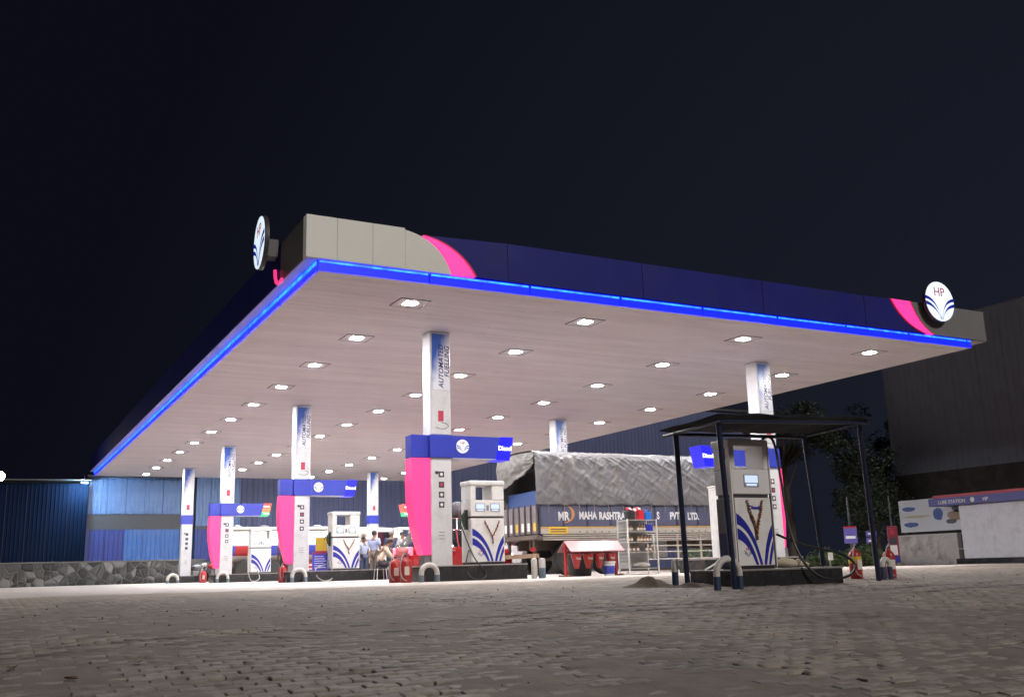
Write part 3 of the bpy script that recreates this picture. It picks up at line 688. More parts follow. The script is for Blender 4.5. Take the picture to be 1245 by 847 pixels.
# --- slim unit on the front right island
t = thing('fuel_dispenser', 'slim white dispenser with red icon and blue stripe behind the arched guard', 'fuel pump', (16.72, 19.95, ZI), 0, 'fuel dispensers')
MB().box(-.20, .20, .0, .26, 0, 1.76).build('cabinet', white, t, bevel=.02)
MB().box(-.215, .215, -.015, .275, 1.76, 1.81).build('top_cap', offwhite, t, bevel=.01)
MB().box(-.06, .06, -.006, -.001, 1.28, 1.52).build('red_icon', iconred, t)
ribbon(MB(), bez((.18, .95), (.10, .7), (.04, .4), (.02, .02)), bez((.19, .94), (.192, .6), (.192, .3), (.19, .02)), -.005, -.001).build('blue_flash', mat('sky_blue', (.03, .22, .62), .4), t)
MB().box(-.10, .08, -.03, 0, .92, 1.12).build('nozzle_boot', black, t, bevel=.01)
nozzle(t, (-.10, 0, .55), 0)
hose(t, [(-.10, -.1, .38), (-.25, -.3, .15), (-.6, -.4, -.1), (-.9, -.3, -.28), (-.7, -.2, -.33)], .022, hosegrey)
MB().box(.20, .25, .08, .2, .5, .8).build('side_bracket', midgrey, t); MB().box(.20, .24, .08, .2, 1.05, 1.2).build('side_bracket', midgrey, t)

# ------------------------------------------------------------------ shelter over the front pump
steelblue = mat('shelter_tube', (.012, .018, .05), .35, var=.2, scale=8)
sh = thing('pump_shelter', 'black sheet roof on four leaning blue posts over the front pump', 'shelter', (11.2, 12., FZ))
def post(a, b): MB().tube([Vector(a)-Vector(sh.location), Vector(b)-Vector(sh.location)], .042, 12).build('post', steelblue, sh, smooth=True)
post((9.66, 11.36, gz(9.7, 11.36)), (9.44, 11.20, 2.24)); post((9.66, 12.45, gz(9.7, 12.45)), (9.42, 12.20, 2.24))
post((13.05, 11.78, gz(13, 11.78)), (12.42, 11.28, 2.40)); post((12.72, 12.62, gz(12.7, 12.62)), (12.32, 12.42, 2.30))
roofm = mat('sheet_roof_black', (.022, .024, .029), .85, spec=.1, var=.3, scale=5, bump=.3)
def roof_grid(z0, name, m):
    xs_ = np.linspace(9.36, 12.48, 36); ys_ = np.linspace(11.05, 12.52, 12); vs = []; fs = []
    for yy in ys_:
        for xx in xs_:
            wob = .012*math.sin(xx*7)+.015*noise.noise((xx*2, yy*2, 3))
            zz = 2.27+.03*(xx-9.2)+.06*(12.6-yy)/1.6+wob
            if xx < 9.4: zz -= .12*(9.4-xx)
            vs.append((xx-11.2, yy-12., zz-FZ))
    n = 36
    top = [(v[0], v[1], v[2]+.022) for v in vs]; k0 = len(vs); vv_ = vs+top
    for j in range(11):
        for i in range(n-1):
            q = (j*n+i, j*n+i+1, (j+1)*n+i+1, (j+1)*n+i); fs += [q, tuple(k0+e for e in q)]
    for i in range(n-1):
        fs += [(i, i+1, k0+i+1, k0+i), (11*n+i, 11*n+i+1, k0+11*n+i+1, k0+11*n+i)]
    for j in range(11): fs += [(j*n, (j+1)*n, k0+(j+1)*n, k0+j*n), (j*n+n-1, (j+1)*n+n-1, k0+(j+1)*n+n-1, k0+j*n+n-1)]
    MB().add(vv_, fs).build(name, m, sh, smooth=True)
roof_grid(0, 'roof_sheet', roofm)
for (a, b) in (((9.42, 11.14, 2.25), (12.50, 11.14, 2.36)), ((9.40, 12.24, 2.20), (12.40, 12.44, 2.29)), ((9.43, 11.1, 2.25), (9.41, 12.5, 2.2)), ((12.42, 11.1, 2.38), (12.34, 12.55, 2.3))):
    MB().tube([Vector(a)-Vector(sh.location), Vector(b)-Vector(sh.location)], .028, 8).build('roof_rail', steelblue, sh, smooth=True)

# ------------------------------------------------------------------ hoops, bollards
guardw = mat('guard_white', (.55, .53, .50), .5, var=.1, scale=9, dirt=(.25, .2, .15), dscale=9, damt=.5)
guardb = mat('guard_blue', (.10, .15, .19), .5, var=.15, scale=9, dirt=(.25, .2, .15), dscale=9, damt=.4)
guarddk = mat('guard_dark_blue', (.03, .05, .10), .45, var=.2, scale=9)
def hoop(x, y, label, w=.42, h=.45, rz=0., z=None, low=guardb, r=.05):
    t = thing('hoop_guard', label, 'guard rail', (x, y, gz(x, y) if z is None else z), rz, 'arched tubular guards')
    leg = h-w/2; zs = leg*.85
    arch = [(-w/2, 0, zs), (-w/2, 0, leg)]+[(-w/2*math.cos(a), 0, leg+w/2*math.sin(a)) for a in np.linspace(.2, PI-.2, 12)]+[(w/2, 0, leg), (w/2, 0, zs)]
    MB().tube(arch, r, 12).build('arch', guardw, t, smooth=True)
    for s in (-1, 1): MB().tube([(s*w/2, 0, -.05), (s*w/2, 0, zs-.001)], r+.002, 12).build('leg', low, t, smooth=True)
    return t
hoop(9.55, 11.36, 'arched white and dark blue guard at the left end of the shelter island', .42, .43, low=guarddk)
hoop(8.36, 19.45, 'pale arched guard beside the red extinguishers at the front left column', .36, .36, r=.055)
hoop(8.75, 30.5, 'pale arched guard at the foot of the second left column', .42, .40, r=.06)
hoop(8.75, 41.4, 'pale arched guard at the foot of the third left column', .42, .40, r=.06)
hoop(8.12, 49.3, 'pale arched guard at the foot of the rearmost left column', .46, .40, r=.07)
hoop(12.05, 31.1, 'pale arched guard at the right end of the second left island', .3, .52, rz=.0, r=.07)
hoop(13.55, 12.05, 'squat white and blue arched guard right of the shelter', .17, .33, low=guarddk, r=.045)
def bollard(x, y, label, h=.42, r=.052, low=guardb, group='short upright bollards'):
    t = thing('bollard', label, 'bollard', (x, y, gz(x, y)), 0, group)
    MB().lathe([(r, -.05), (r, h*.52)], 14).build('base', low, t, smooth=True)
    MB().lathe([(r-.002, h*.521), (r-.002, h*.9), (r*.75, h*.97), (r*.3, h)], 14).build('cap', guardw, t, smooth=True)
bollard(9.56, 12.62, 'single round bollard left of the shelter, beside the sand heap', .40, .052, guarddk)
bollard(10.98, 19.62, 'left of the three bollards right of the front left island', .45, .07, guardw)
bollard(11.13, 19.55, 'middle one of the three bollards right of the front left island', .45, .07)
bollard(11.26, 19.72, 'right of the three bollards beside the front left island', .45, .06)

# ------------------------------------------------------------------ fire extinguishers
def extinguisher(x, y, label, h=.55, r=.115, band=None):
    t = thing('fire_extinguisher', label, 'fire extinguisher', (x, y, gz(x, y)), random.uniform(-.4, .4), 'red fire extinguishers')
    MB().lathe([(r*.9, 0), (r, .02), (r, h*.78), (r*.85, h*.86), (r*.4, h*.93), (r*.25, h)], 18).build('cylinder', red, t, smooth=True)
    MB().box(-.05, .05, -r-.006, -r+.01, h*.30, h*.62).build('label_plate', mat('label_paper', (.6, .56, .48), .6), t)
    MB().tube([(0, 0, h-.01), (0, 0, h+.05), (0, -.07, h+.07)], .018, 8).build('valve', darkgrey, t)
    hose(t, [(0, -.05, h+.05), (-.08, -.1, h+.02), (-.14, -.11, h*.6), (-.10, -.13, h*.2), (.0, -.13, h*.08)], .012, hosegrey)
    if band: MB().lathe([(r+.003, h*.5), (r+.003, h*.72)], 18).build('yellow_band', band, t, smooth=True)
yl = mat('label_yellow', (.62, .42, .03), .5)
extinguisher(8.02, 20.5, 'red fire extinguisher, left of the pair by the front left column', .52, .15)
extinguisher(8.02, 19.9, 'red fire extinguisher, right of the pair by the front left column', .55, .13)
extinguisher(8.5, 31.3, 'red fire extinguisher with pale hose left of the second left column', .55, .17)
extinguisher(8.9, 46.2, 'red fire extinguisher standing left of the third left column', .55, .16)
extinguisher(13.32, 12.5, 'tall red extinguisher with a yellow band right of the shelter', .52, .105, yl)
extinguisher(13.98, 12.35, 'red extinguisher half hidden behind the squat guard right of the shelter', .50, .10)

# ------------------------------------------------------------------ sand heap, small litter
def heap(x, y, rx_, ry_, h, label):
    vs = []; fs = []; n = 28; k = 10
    for i in range(k+1):
        r = i/k
        for j in range(n):
            a = 2*PI*j/n; q = 1+.25*noise.noise((math.cos(a)*1.7, math.sin(a)*1.7, x)); px, py = r*rx_*q*math.cos(a), r*ry_*q*math.sin(a)
            hh = h*(math.cos(min(1, r)*PI)*.5+.5)*(1+.9*noise.noise((px*4, py*4, 2.)))+.02*noise.noise((px*16, py*16, 5))*(1-r)
            vs.append((px, py, gz(x+px, y+py)-gz(x, y)+hh+(-.02 if i == k else 0)))
    for i in range(k):
        for j in range(n): fs.append((i*n+j, (i+1)*n+j, (i+1)*n+(j+1) % n, i*n+(j+1) % n))
    o = MB().add(vs, fs).build('sand_heap', mat('sand', (.11, .083, .06), .95, var=.3, scale=9, bump=.7, bscale=40), None, (x, y, gz(x, y)), smooth=True, angle=180)
    tag(o, label, 'sand heap')
heap(9.12, 12.68, .5, .34, .13, 'low heap of brown sand left of the shelter')
heap(9.62, 12.25, .55, .22, .055, 'thin drift of dirt around the shelter posts')
leafm = mat('dry_leaf', (.16, .10, .055), .8, var=.3, scale=20)
for (x, y, l) in ((1.05, 7.62, 'curled dry leaf lying on the paving at the left'), (.26, 7.74, 'small dry leaf on the paving at the far left edge'), (.58, 7.12, 'dry leaf on the paving near the lower left corner')):
    vs = []; fs = []
    for i in range(7):
        t_ = i/6; wv = .028*math.sin(PI*t_)**.8
        for s in (-1, 0, 1): vs.append((t_*.12-.06, s*wv, .012+abs(s)*.018*math.sin(PI*t_)+.02*(t_-.5)**2))
    for i in range(6):
        for s in range(2): fs.append((i*3+s, (i+1)*3+s, (i+1)*3+s+1, i*3+s+1))
    o = MB().add(vs, fs).build('dry_leaf', leafm, None, (x, y, gz(x, y)+.004), (0, 0, random.uniform(0, 6)), smooth=True)
    md = o.modifiers.new('t', 'SOLIDIFY'); md.thickness = .002
    tag(o, l, 'leaf', 'dry leaves on the paving')
pm2 = mat('pebble', (.12, .105, .09), .9, var=.2, scale=30)
mb = MB()
for i in range(260):
    x = random.uniform(-1, 17); y = random.uniform(5.5, 13.5); r = random.uniform(.004, .014)
    mb.ball((x, y, gz(x, y)+r*.4+.003), (r, r*random.uniform(.6, 1.1), r*.7), 6, 4)
tag(mb.build('gravel', pm2, None, smooth=True), 'loose grit scattered over the block paving', 'grit', kind='stuff')


# ------------------------------------------------------------------ red fire-bucket stand
st = thing('fire_bucket_stand', 'red stand with a sheet roof and four hanging fire buckets', 'bucket stand', (13.05, 20.5, 0), 0)
st.scale = (.82, .9, .96)
pinkroof = mat('faded_red_sheet', (.36, .17, .185), .35, var=.12, scale=5)
for x in (-.88, .86):
    for yy in (.0,):
        MB().box(x-.035, x+.035, -.04, .04, 0, .86).build('post', red, st, bevel=.006)
    MB().box(x-.12, x+.12, -.2, .2, .0, .045).build('foot', rust, st, bevel=.006)
MB().prism([(-.34, .62), (0, .88), (.34, .62), (.34, .60), (0, .855), (-.34, .60)], -.92, .95, 'x').build('roof', pinkroof, st)
MB().tube([(-.86, 0, .60), (.84, 0, .60)], .018, 8).build('hanging_rail', red, st)
bk = MB().lathe([(.06, -.36), (.165, 0), (.172, .0), (.172, -.015), (.16, -.016), (.055, -.345)], 16).mesh('fire_bucket', red, smooth=True)
for i, x in enumerate((-.58, -.18, .20, .60)):
    b = link('fire_bucket', bk, st, (x, -.10, .56))
    text('lettering', 'FIRE', .085, white, b, (0, -.14, -.12), (PI/2-.28, 0, 0))
    MB().tube([(-.165, 0, 0), (-.08, 0, .05), (.08, 0, .05), (.165, 0, 0)], .006, 6).build('handle', steel, b)
t = thing('rubber_tub', 'black rubber tub standing under the fire bucket stand', 'tub', (13.0, 20.95, 0))
MB().lathe([(.24, 0), (.27, .02), (.36, .52), (.375, .54), (.355, .55), (.345, .52), (.25, .05)], 22).build('tub_wall', black, t, smooth=True)
for s in (-1, 1): MB().tube([(s*.34, -.07, .50), (s*.40, 0, .58), (s*.34, .07, .50)], .018, 8).build('handle', black, t, smooth=True)
t = thing('paint_bucket', 'white bucket with a blue label under the right end of the red stand', 'bucket', (13.52, 20.45, 0))
MB().lathe([(.115, 0), (.13, .01), (.15, .30), (.165, .31), (.165, .345), (.15, .345), (.14, .33)], 20).build('pail', white, t, smooth=True)
MB().lathe([(.133, .05), (.146, .24)], 20).build('blue_label', blue, t, smooth=True)

# ------------------------------------------------------------------ oil rack
rk = thing('oil_rack', 'white wire shelf rack with bottles of oil before the truck', 'shelf rack', (14.62, 20.75, 0))
wire = mat('rack_wire', (.62, .61, .58), .4)
for x in (-.44, .44):
    for y in (-.22, .22):
        MB().box(x-.015, x+.015, y-.015, y+.015, .0, 1.36).build('upright', wire, rk)
ZS = (.16, .56, .80, 1.06, 1.345)
for z in ZS:
    m = MB(); m.box(-.43, .43, -.21, .21, z-.012, z)
    m.build('shelf', mat('shelf_sheet', (.5, .5, .48), .45), rk)
m = MB()
for i in range(12): m.tube([(-.44, -.22+.04*i, .16), (-.44, -.22+.04*i, 1.34)], .004, 5)
for i in range(14): m.tube([(-.44, -.22, .2+.085*i), (-.44, .22, .2+.085*i)], .004, 5)
m.build('side_mesh', wire, rk)
m = MB()
for i in range(22): m.tube([(-.42+.04*i, .225, .16), (-.42+.04*i, .225, 1.34)], .0035, 5)
for i in range(10): m.tube([(-.44, .225, .2+.12*i), (.44, .225, .2+.12*i)], .0035, 5)
m.build('back_mesh', wire, rk)
MB().box(-.43, .43, .19, .21, .17, 1.33).build('back_sheet', mat('rack_sheet', (.40, .41, .41), .5, var=.15, scale=8), rk)
MB().box(-.40, .40, -.19, .19, .0, .02).build('base_rail', rust, rk)
amber = mat('amber_plastic', (.20, .075, .015), .35); labelw = mat('bottle_label', (.65, .62, .55), .5)
bot = MB().lathe([(.034, 0), (.036, .01), (.036, .10), (.028, .125), (.014, .135), (.014, .16)], 12).mesh('bottle', amber, smooth=True)
lab = MB().lathe([(.0375, .03), (.0375, .085)], 12).mesh('label_band', labelw)
capm = MB().lathe([(.017, .155), (.017, .178)], 10).mesh('cap', black)
def bottles(zs, xs_, y, where):
    for i, x in enumerate(xs_):
        t = thing('oil_bottle', f'small amber oil bottle, {ORD[i]} from the left on {where}', 'bottle', (14.62+x, 20.75+y, zs+.0005), 0, 'oil bottles on the rack')
        link('body', bot, t); link('label_band', lab, t); link('cap', capm, t)
bottles(1.06, (-.36, -.26, -.06, .03, .12), -.13, 'the upper rack shelf')
bottles(.80, (-.36, -.27, -.07, .02, .11, .20, .29), -.13, 'the second rack shelf')
for i, x in enumerate((.20, .275, .35)):
    t = thing('oil_can', f'square blue oil can, {ORD[i]} of three on the upper rack shelf', 'can', (14.62+x, 20.62, 1.0605), 0, 'blue cans on the rack')
    MB().box(-.033, .033, -.025, .025, 0, .17).build('body', blue, t, bevel=.006); MB().lathe([(.014, .17), (.014, .195)], 10).build('cap', white, t)
bottles(.56, (-.34, -.22, -.1, .16, .28), -.12, 'the third rack shelf')
t = thing('clear_bottle', 'clear bottle at the right end of the second rack shelf', 'bottle', (14.62+.38, 20.62, .8005))
MB().lathe([(.035, 0), (.036, .11), (.016, .15), (.016, .17)], 12).build('body', mat('pale_plastic', (.55, .6, .62), .25), t, smooth=True); MB().lathe([(.018, .17), (.018, .19)], 10).build('cap', white, t)
t = thing('cloth_bundle', 'crumpled grey cloth on the bottom shelf of the rack', 'cloth', (14.67, 20.72, .161))
m = MB(); m.ball((0, 0, .07), (.26, .14, .07), 18, 10)
m.v = [(x, y, max(0, z+.04*noise.noise((x*9, y*9, z*9)))) for x, y, z in m.v]; m.build('cloth', mat('grey_cloth', (.33, .31, .28), .9), t, smooth=True, angle=180)
def jerry(x, y, z, label, m, w=.15, h=.22, name='jerry_can'):
    t = thing(name, label, 'can', (x, y, z), 0)
    MB().box(-w/2, w/2, -.07, .07, 0, h*.82).build('body', m, t, bevel=.02, seg=2)
    MB().tube([(-w*.32, 0, h*.80), (-w*.28, 0, h*.97), (w*.1, 0, h*.97), (w*.15, 0, h*.80)], .014, 8).build('handle', m, t, smooth=True)
    MB().lathe([(.022, h*.80), (.022, h*.93)], 10, (w*.32, 0, 0)).build('cap', black, t)
jerry(14.62-.23, 20.72, 1.3455, 'black can at the left on top of the oil rack', black, .24, .26)
jerry(14.62+.08, 20.72, 1.3455, 'red can in the middle on top of the oil rack', mat('red_plastic', (.5, .02, .03), .35), .17, .30)
jerry(14.62+.30, 20.72, 1.3455, 'bright blue can at the right on top of the oil rack', mat('blue_plastic', (.02, .16, .55), .3), .19, .25)
t = thing('red_cloth', 'red and white cloth draped over the cans on the rack', 'cloth', (14.43, 20.72, 1.59))
vs = []; fs = []
for i in range(13):
    for j in range(7):
        a = i/12; vs.append((-.16+.42*a, -.09+.18*j/6, .05+.02*math.sin(a*9)-.12*max(0, abs(j/6-.5)*2-.5)+.012*noise.noise((i, j, 1))))
for i in range(12):
    for j in range(6): fs.append((i*7+j, (i+1)*7+j, (i+1)*7+j+1, i*7+j+1))
mb = MB().add(vs, fs); mb.m = [(k//6 // 2) % 2 for k in range(len(fs))]
o = mb.build('cloth', [mat('cloth_red', (.55, .03, .05), .8), white], t, smooth=True, angle=180); o.modifiers.new('t', 'SOLIDIFY').thickness = .006

# ------------------------------------------------------------------ wheels
def wheel(parent, x, y, z, r, w, rimm=steel, name='wheel'):
    e = bpy.data.objects.new(name, None); COL.objects.link(e); e.parent = parent; e.location = (x, y, z)
    MB().lathe([(r*.62, -w/2), (r*.93, -w/2), (r, -w*.36), (r, w*.36), (r*.93, w/2), (r*.62, w/2)], 28, axis='y').build('tyre', black, e, smooth=True)
    MB().lathe([(r*.18, -w*.46), (r*.55, -w*.40), (r*.63, -w*.51), (r*.63, w*.51), (r*.55, w*.40), (r*.18, w*.46)], 20, axis='y').build('rim', rimm, e, smooth=True)

# ------------------------------------------------------------------ tarpaulin truck
TX, TY = 14.2, 25.0
tk = thing('cargo_truck', 'long cargo truck with a grey tarpaulin and white lettering on dark side boards', 'truck', (TX, TY, 0))
TL, TW = 7.4, 2.25
boardm = mat('truck_board', (.075, .08, .135), .5, var=.15, scale=5, dirt=(.12, .11, .12), dscale=4, damt=.4)
boardd = mat('truck_rib', (.028, .03, .055), .5, var=.15, scale=5)
frame = mat('truck_chassis', (.10, .075, .06), .7, var=.3, scale=8)
MB().box(.0, TL, .06, TW-.06, 1.02, 1.14).build('deck', frame, tk)
n = 9; w = TL/n
bm_ = MB().box(.035, w-.035, -.0, .05, 1.40, 2.06).mesh('side_board', boardm, bevel=.006); rb_ = MB().box(-.035, .035, -.006, .06, 1.18, 2.08).mesh('side_post', boardd, bevel=.005)
for sy in (0, TW-.05):
    for i in range(n): link('side_board', bm_, tk, (i*w, sy, 0))
    for i in range(n+1): link('side_post', rb_, tk, (min(max(i*w, .04), TL-.04), sy, 0))
creamb = mat('truck_cream_strip', (.40, .37, .32), .6, var=.15, scale=6, dirt=(.2, .15, .1), dscale=6, damt=.5)
yel = mat('truck_yellow', (.62, .40, .04), .5, var=.1, scale=9)
MB().box(.04, TL, -.012, .05, 1.19, 1.345).build('lower_strip', creamb, tk); MB().box(.04, TL, -.014, .05, 1.35, 1.393).build('yellow_stripe', mat('truck_ochre', (.45, .28, .09), .6, var=.2, scale=8), tk)
p = MB().box(.30, .95, -.020, -.013, 1.185, 1.385).build('number_plate', yel, tk)
for k in range(2): MB().box(.36, .88, -.024, -.021, 1.235+.07*k, 1.262+.07*k).build('plate_line', boardd, p)
m = MB()
for k in range(22): 
    x = 1.3+k*.26; m.add([(x, -.016, 1.22), (x+.10, -.016, 1.22), (x+.05, -.016, 1.27)], [(0, 1, 2)])
m.build('stripe_pattern', mat('truck_mark', (.16, .14, .13), .7), tk)
wl = mat('truck_lettering', (.72, .72, .70), .5)
def ttext(s_, x, z, size, sx=.72): text('lettering', s_, size, wl, tk, (x-TX, -.012, z), bold=.012, sx=sx)
ttext('MR', 15.02, 1.68, .34, .8); ttext('MAHA', 15.86, 1.70, .30); ttext('RASHTRA', 16.72, 1.69, .30); ttext('S', 18.42, 1.70, .30); ttext('PVT.', 19.08, 1.69, .30); ttext('LTD.', 19.78, 1.68, .30)
mo = MB(); A = bez((15.02, 1.50), (15.5, 1.48), (15.5, 1.98), (15.16, 1.98), 12); B = bez((15.10, 1.53), (15.36, 1.55), (15.36, 1.92), (15.16, 1.98), 12)
ribbon(mo, [(p[0]-TX, p[1]) for p in A], [(p[0]-TX, p[1]) for p in B], -.011, -.0075); mo.build('crescent_mark', mat('truck_orange', (.55, .24, .08), .5), tk)
# tail boards (facing -X)
tb = mat('tail_board', (.15, .13, .15), .55, var=.2, scale=6, dirt=(.25, .2, .15), dscale=5, damt=.5)
for i in range(6):
    y0 = .05+i*.36
    MB().box(-.03, .0, y0, y0+.33, 1.20, 2.0).build('tail_board', tb, tk, bevel=.006)
    MB().box(-.075, -.031, y0-.02, y0+.03, 1.12, 2.04).build('tail_post', frame, tk)
    MB().box(-.036, -.031, y0+.08, y0+.24, 1.28, 1.52).build('reflector', yel if i % 3 == 0 else white, tk)
MB().box(-.10, .02, .0, TW, 1.04, 1.16).build('rear_beam', frame, tk)
MB().box(-.06, .05, .15, TW-.15, .52, .64).build('underrun_bar', mat('wood_bar', (.22, .14, .085), .8, var=.2, scale=6), tk)
for y in (.35, TW-.35): MB().box(-.02, .05, y-.05, y+.05, .62, 1.04).build('underrun_strut', frame, tk)
for y in (.30, TW-.30): MB().box(-.07, -.055, y-.12, y+.12, .70, .82).build('tail_lamp', mat('lamp_red', (.3, .01, .01), .3), tk)
for y in (.7, 1.45): MB().box(.1, TL+1.8, y, y+.12, .74, 1.02).build('chassis_rail', frame, tk)
for x in (1.05, 2.35):
    for y in (.20, TW-.20): wheel(tk, x, y, .5, .5, .32)
for y in (.20, TW-.20): wheel(tk, 8.35, y, .5, .5, .30)
for x in (1.05, 2.35, 8.35): MB().tube([(x, .2, .5), (x, TW-.2, .5)], .07, 8).build('axle', frame, tk)
# side guard rails
gr = mat('guard_rail_steel', (.42, .37, .32), .55, var=.2, scale=8)
for z in (.40, .62, .80, .97): MB().tube([(3.05, -.02, z), (7.3, -.02, z)], .022, 6).build('guard_rail', gr, tk)
for x in (3.1, 4.0, 4.9, 5.8, 6.7, 7.25): MB().box(x-.025, x+.025, -.03, .02, .38, 1.14).build('guard_post', gr, tk)
for z in (1.02, 1.08, 1.145): MB().tube([(.1, -.03, z), (7.3, -.03, z)], .018, 6).build('edge_rail', gr, tk)
MB().box(3.4, 4.6, .1, .6, .45, .98).build('fuel_tank', steel, tk, bevel=.06, seg=2)
# cab
cabm = mat('truck_cab', (.35, .22, .05), .4)
c = MB().prism([(7.55, .75), (9.35, .75), (9.35, 1.5), (9.15, 2.6), (7.55, 2.65)], .02, TW-.02).build('cab', cabm, tk, bevel=.04)
MB().prism([(8.35, 1.55), (9.18, 1.55), (9.03, 2.4), (8.35, 2.4)], .005, .019).build('side_window', glass, c); MB().box(9.36, 9.40, .2, TW-.2, .6, .85).build('bumper', darkgrey, tk)
# load, under the tarpaulin
MB().box(.5, TL-.1, .12, TW-.12, 1.15, 3.35).build('load', mat('load_dark', (.02, .02, .024), .8), tk)
MB().box(.12, .48, .25, TW-.15, 1.16, 2.45).build('blue_crate', mat('crate_blue', (.008, .04, .15), .6), tk, bevel=.02)
# tarpaulin
def tarp():
    prof = [(-.045, 2.02), (-.05, 2.4), (-.04, 2.8), (-.02, 3.15), (.0, 3.38), (.06, 3.52), (.22, 3.60), (.6, 3.62), (1.1, 3.64), (1.7, 3.61), (2.1, 3.57), (2.24, 3.42), (2.28, 3.0), (2.30, 2.5), (2.29, 2.02)]
    pr = []
    for i in range(len(prof)-1):
        for k in range(9): t = k/9; pr.append(tuple(a*(1-t)+b*t for a, b in zip(prof[i], prof[i+1])))
    pr.append(prof[-1]); nx = 260; vs = []; fs = []; m = len(pr)
    for i in range(nx):
        x = -.10+(TL+.18)*i/(nx-1)
        for j, (y, z) in enumerate(pr):
            s = j/(m-1)
            f1 = noise.noise((x*2.2+z*1.6, z*.9, s*3)); f2 = noise.noise((x*5.5-z*4.5, z*2.2, 7.)); f3 = noise.noise((x*1.1, z*7., 3.)); f4 = noise.noise((x*9+z*9, z*3, 1.3))
            f5 = noise.noise((x*2.0+z*3.4, z*.9+x*.3, 11.)); d = .018*(1-abs(f1)*2)+.022*(max(0, 1-abs(f2)*7))+.008*f3+.012*max(0, 1-abs(f4)*8)+.026*max(0, 1-abs(f5)*8)
            if x < 2.0: d += .028*math.sin(x*13+2*f1)*(1 if s < .35 else .2)
            edge = min(1, min(j, m-1-j)/5)
            ny = -1 if s < .33 else (1 if s > .75 else 0); nz = 1 if ny == 0 else .25
            zz = z+d*nz*(.9 if ny else .45)
            if j < 4 or j > m-5: zz += .05*noise.noise((x*3, s*9, 2.))
            zz -= .012*math.sin(PI*((x/(TL/5)) % 1))*(1 if ny == 0 else 0)
            vs.append((x, y+d*ny*1.1, zz))
    for i in range(nx-1):
        for j in range(m-1): fs.append((i*m+j, (i+1)*m+j, (i+1)*m+j+1, i*m+j+1))
    return MB().add(vs, fs)
tarpm = mat('tarpaulin', (.125, .122, .125), .55, var=.12, scale=3, dirt=(.20, .17, .13), dscale=2, damt=.4, bump=.25, bscale=70)
o = tarp().build('tarpaulin', tarpm, tk, smooth=True, angle=180); o.modifiers.new('t', 'SOLIDIFY').thickness = .012
# gathered rear flap
vs = []; fs = []; ny_, nz_ = 44, 22
for j in range(nz_):
    for i in range(ny_):
        a, b = i/(ny_-1), j/(nz_-1)
        y = -.02+a*(TW+.06); low = 2.75+.45*(a-.75)**2*2-.45*(a > .55)*(a-.55)+.06*noise.noise((a*9, 2, 0))
        z = 3.60-.10*abs(a-.5)-(3.60-low)*b
        x = -.09-.09*math.sin(min(1, b*1.25)*PI*.8)*(1-.5*abs(a-.5))-.025*max(0, 1-abs(noise.noise((a*6+b*2, b*3, 4)))*4)+.03*noise.noise((a*9, b*2, 8.))
        vs.append((x, y, z))
for j in range(nz_-1):
    for i in range(ny_-1): fs.append((j*ny_+i, j*ny_+i+1, (j+1)*ny_+i+1, (j+1)*ny_+i))
o = MB().add(vs, fs).build('rear_flap', mat('tarpaulin_beige', (.115, .108, .098), .6, var=.12, scale=4, bump=.25, bscale=70), tk, smooth=True, angle=180); o.modifiers.new('t', 'SOLIDIFY').thickness = .012
for k in range(14):
    x = .3+k*.52; MB().tube([(x, -.06, 2.05), (x+.02, -.05, 1.9), (x, -.03, 1.78)], .008, 5).build('tie_rope', mat('rope', (.3, .26, .2), .9), tk)

# ------------------------------------------------------------------ tanker lorry
tn = thing('tanker_truck', 'white tanker lorry with blue and red stripe parked behind the third left column', 'tanker', (10.1, 46.9, 0))
tw_ = mat('tank_white', (.72, .70, .66), .3, dirt=(.4, .3, .24), dscale=2, damt=.4)
n = 40; R = .78; cz = 1.62; cy = .95
vs = []; fs = []; ms = []
xs_ = [0, .05, .1, .35, .9, 1.3, 2.5, 4, 5.2, 6.0, 6.1, 6.15]; rs_ = [.45, .72, .78, .78, .78, .78, .78, .78, .78, .78, .72, .45]
for x, r in zip(xs_, rs_):
    for j in range(n):
        a = 2*PI*j/n; vs.append((x, cy-r*1.22*math.cos(a), cz+r*math.sin(a)))
for i in range(len(xs_)-1):
    for j in range(n):
        fs.append((i*n+j, (i+1)*n+j, (i+1)*n+(j+1) % n, i*n+(j+1) % n)); a = 2*PI*(j+.5)/n; zz = math.sin(a)
        ms.append(0 if not (-.62 < zz < .02 and math.cos(a) > -.99) else (2 if 3 <= i <= 4 else 1))
fs += [tuple(range(n)), tuple(range((len(xs_)-1)*n, len(xs_)*n))]; ms += [0, 0]
mb = MB().add(vs, fs); mb.m = ms; mb.build('tank', [tw_, blue, red], tn, smooth=True)
MB().box(.2, 6., .45, 1.45, 2.36, 2.50).build('walkway', offwhite, tn, bevel=.02)
for x in (.6, 1.9, 3.2, 4.5, 5.6): MB().lathe([(.22, 2.50), (.22, 2.57), (.1, 2.60)], 14, (x, .95, 0)).build('manhole', steel, tn)
for x in (0.9, 2.9, 4.9): MB().box(x-.12, x+.12, .25, 1.65, .80, 1.0).build('saddle', frame, tn)
for y in (.55, 1.25): MB().box(-.2, 8.2, y, y+.12, .62, .84).build('chassis_rail', frame, tn)
for x in (.8, 2.0):
    for y in (.12, 1.78): wheel(tn, x, y, .48, .48, .3, rust)
for y in (.12, 1.78): wheel(tn, 7.4, y, .48, .48, .28, rust)
MB().prism([(6.5, .7), (8.3, .7), (8.3, 1.5), (8.1, 2.4), (6.5, 2.45)], .0, 1.9).build('cab', offwhite, tn, bevel=.04)
MB().prism([(7.3, 1.5), (8.12, 1.5), (7.99, 2.2), (7.3, 2.2)], -.012, -.002).build('side_window', glass, tn)
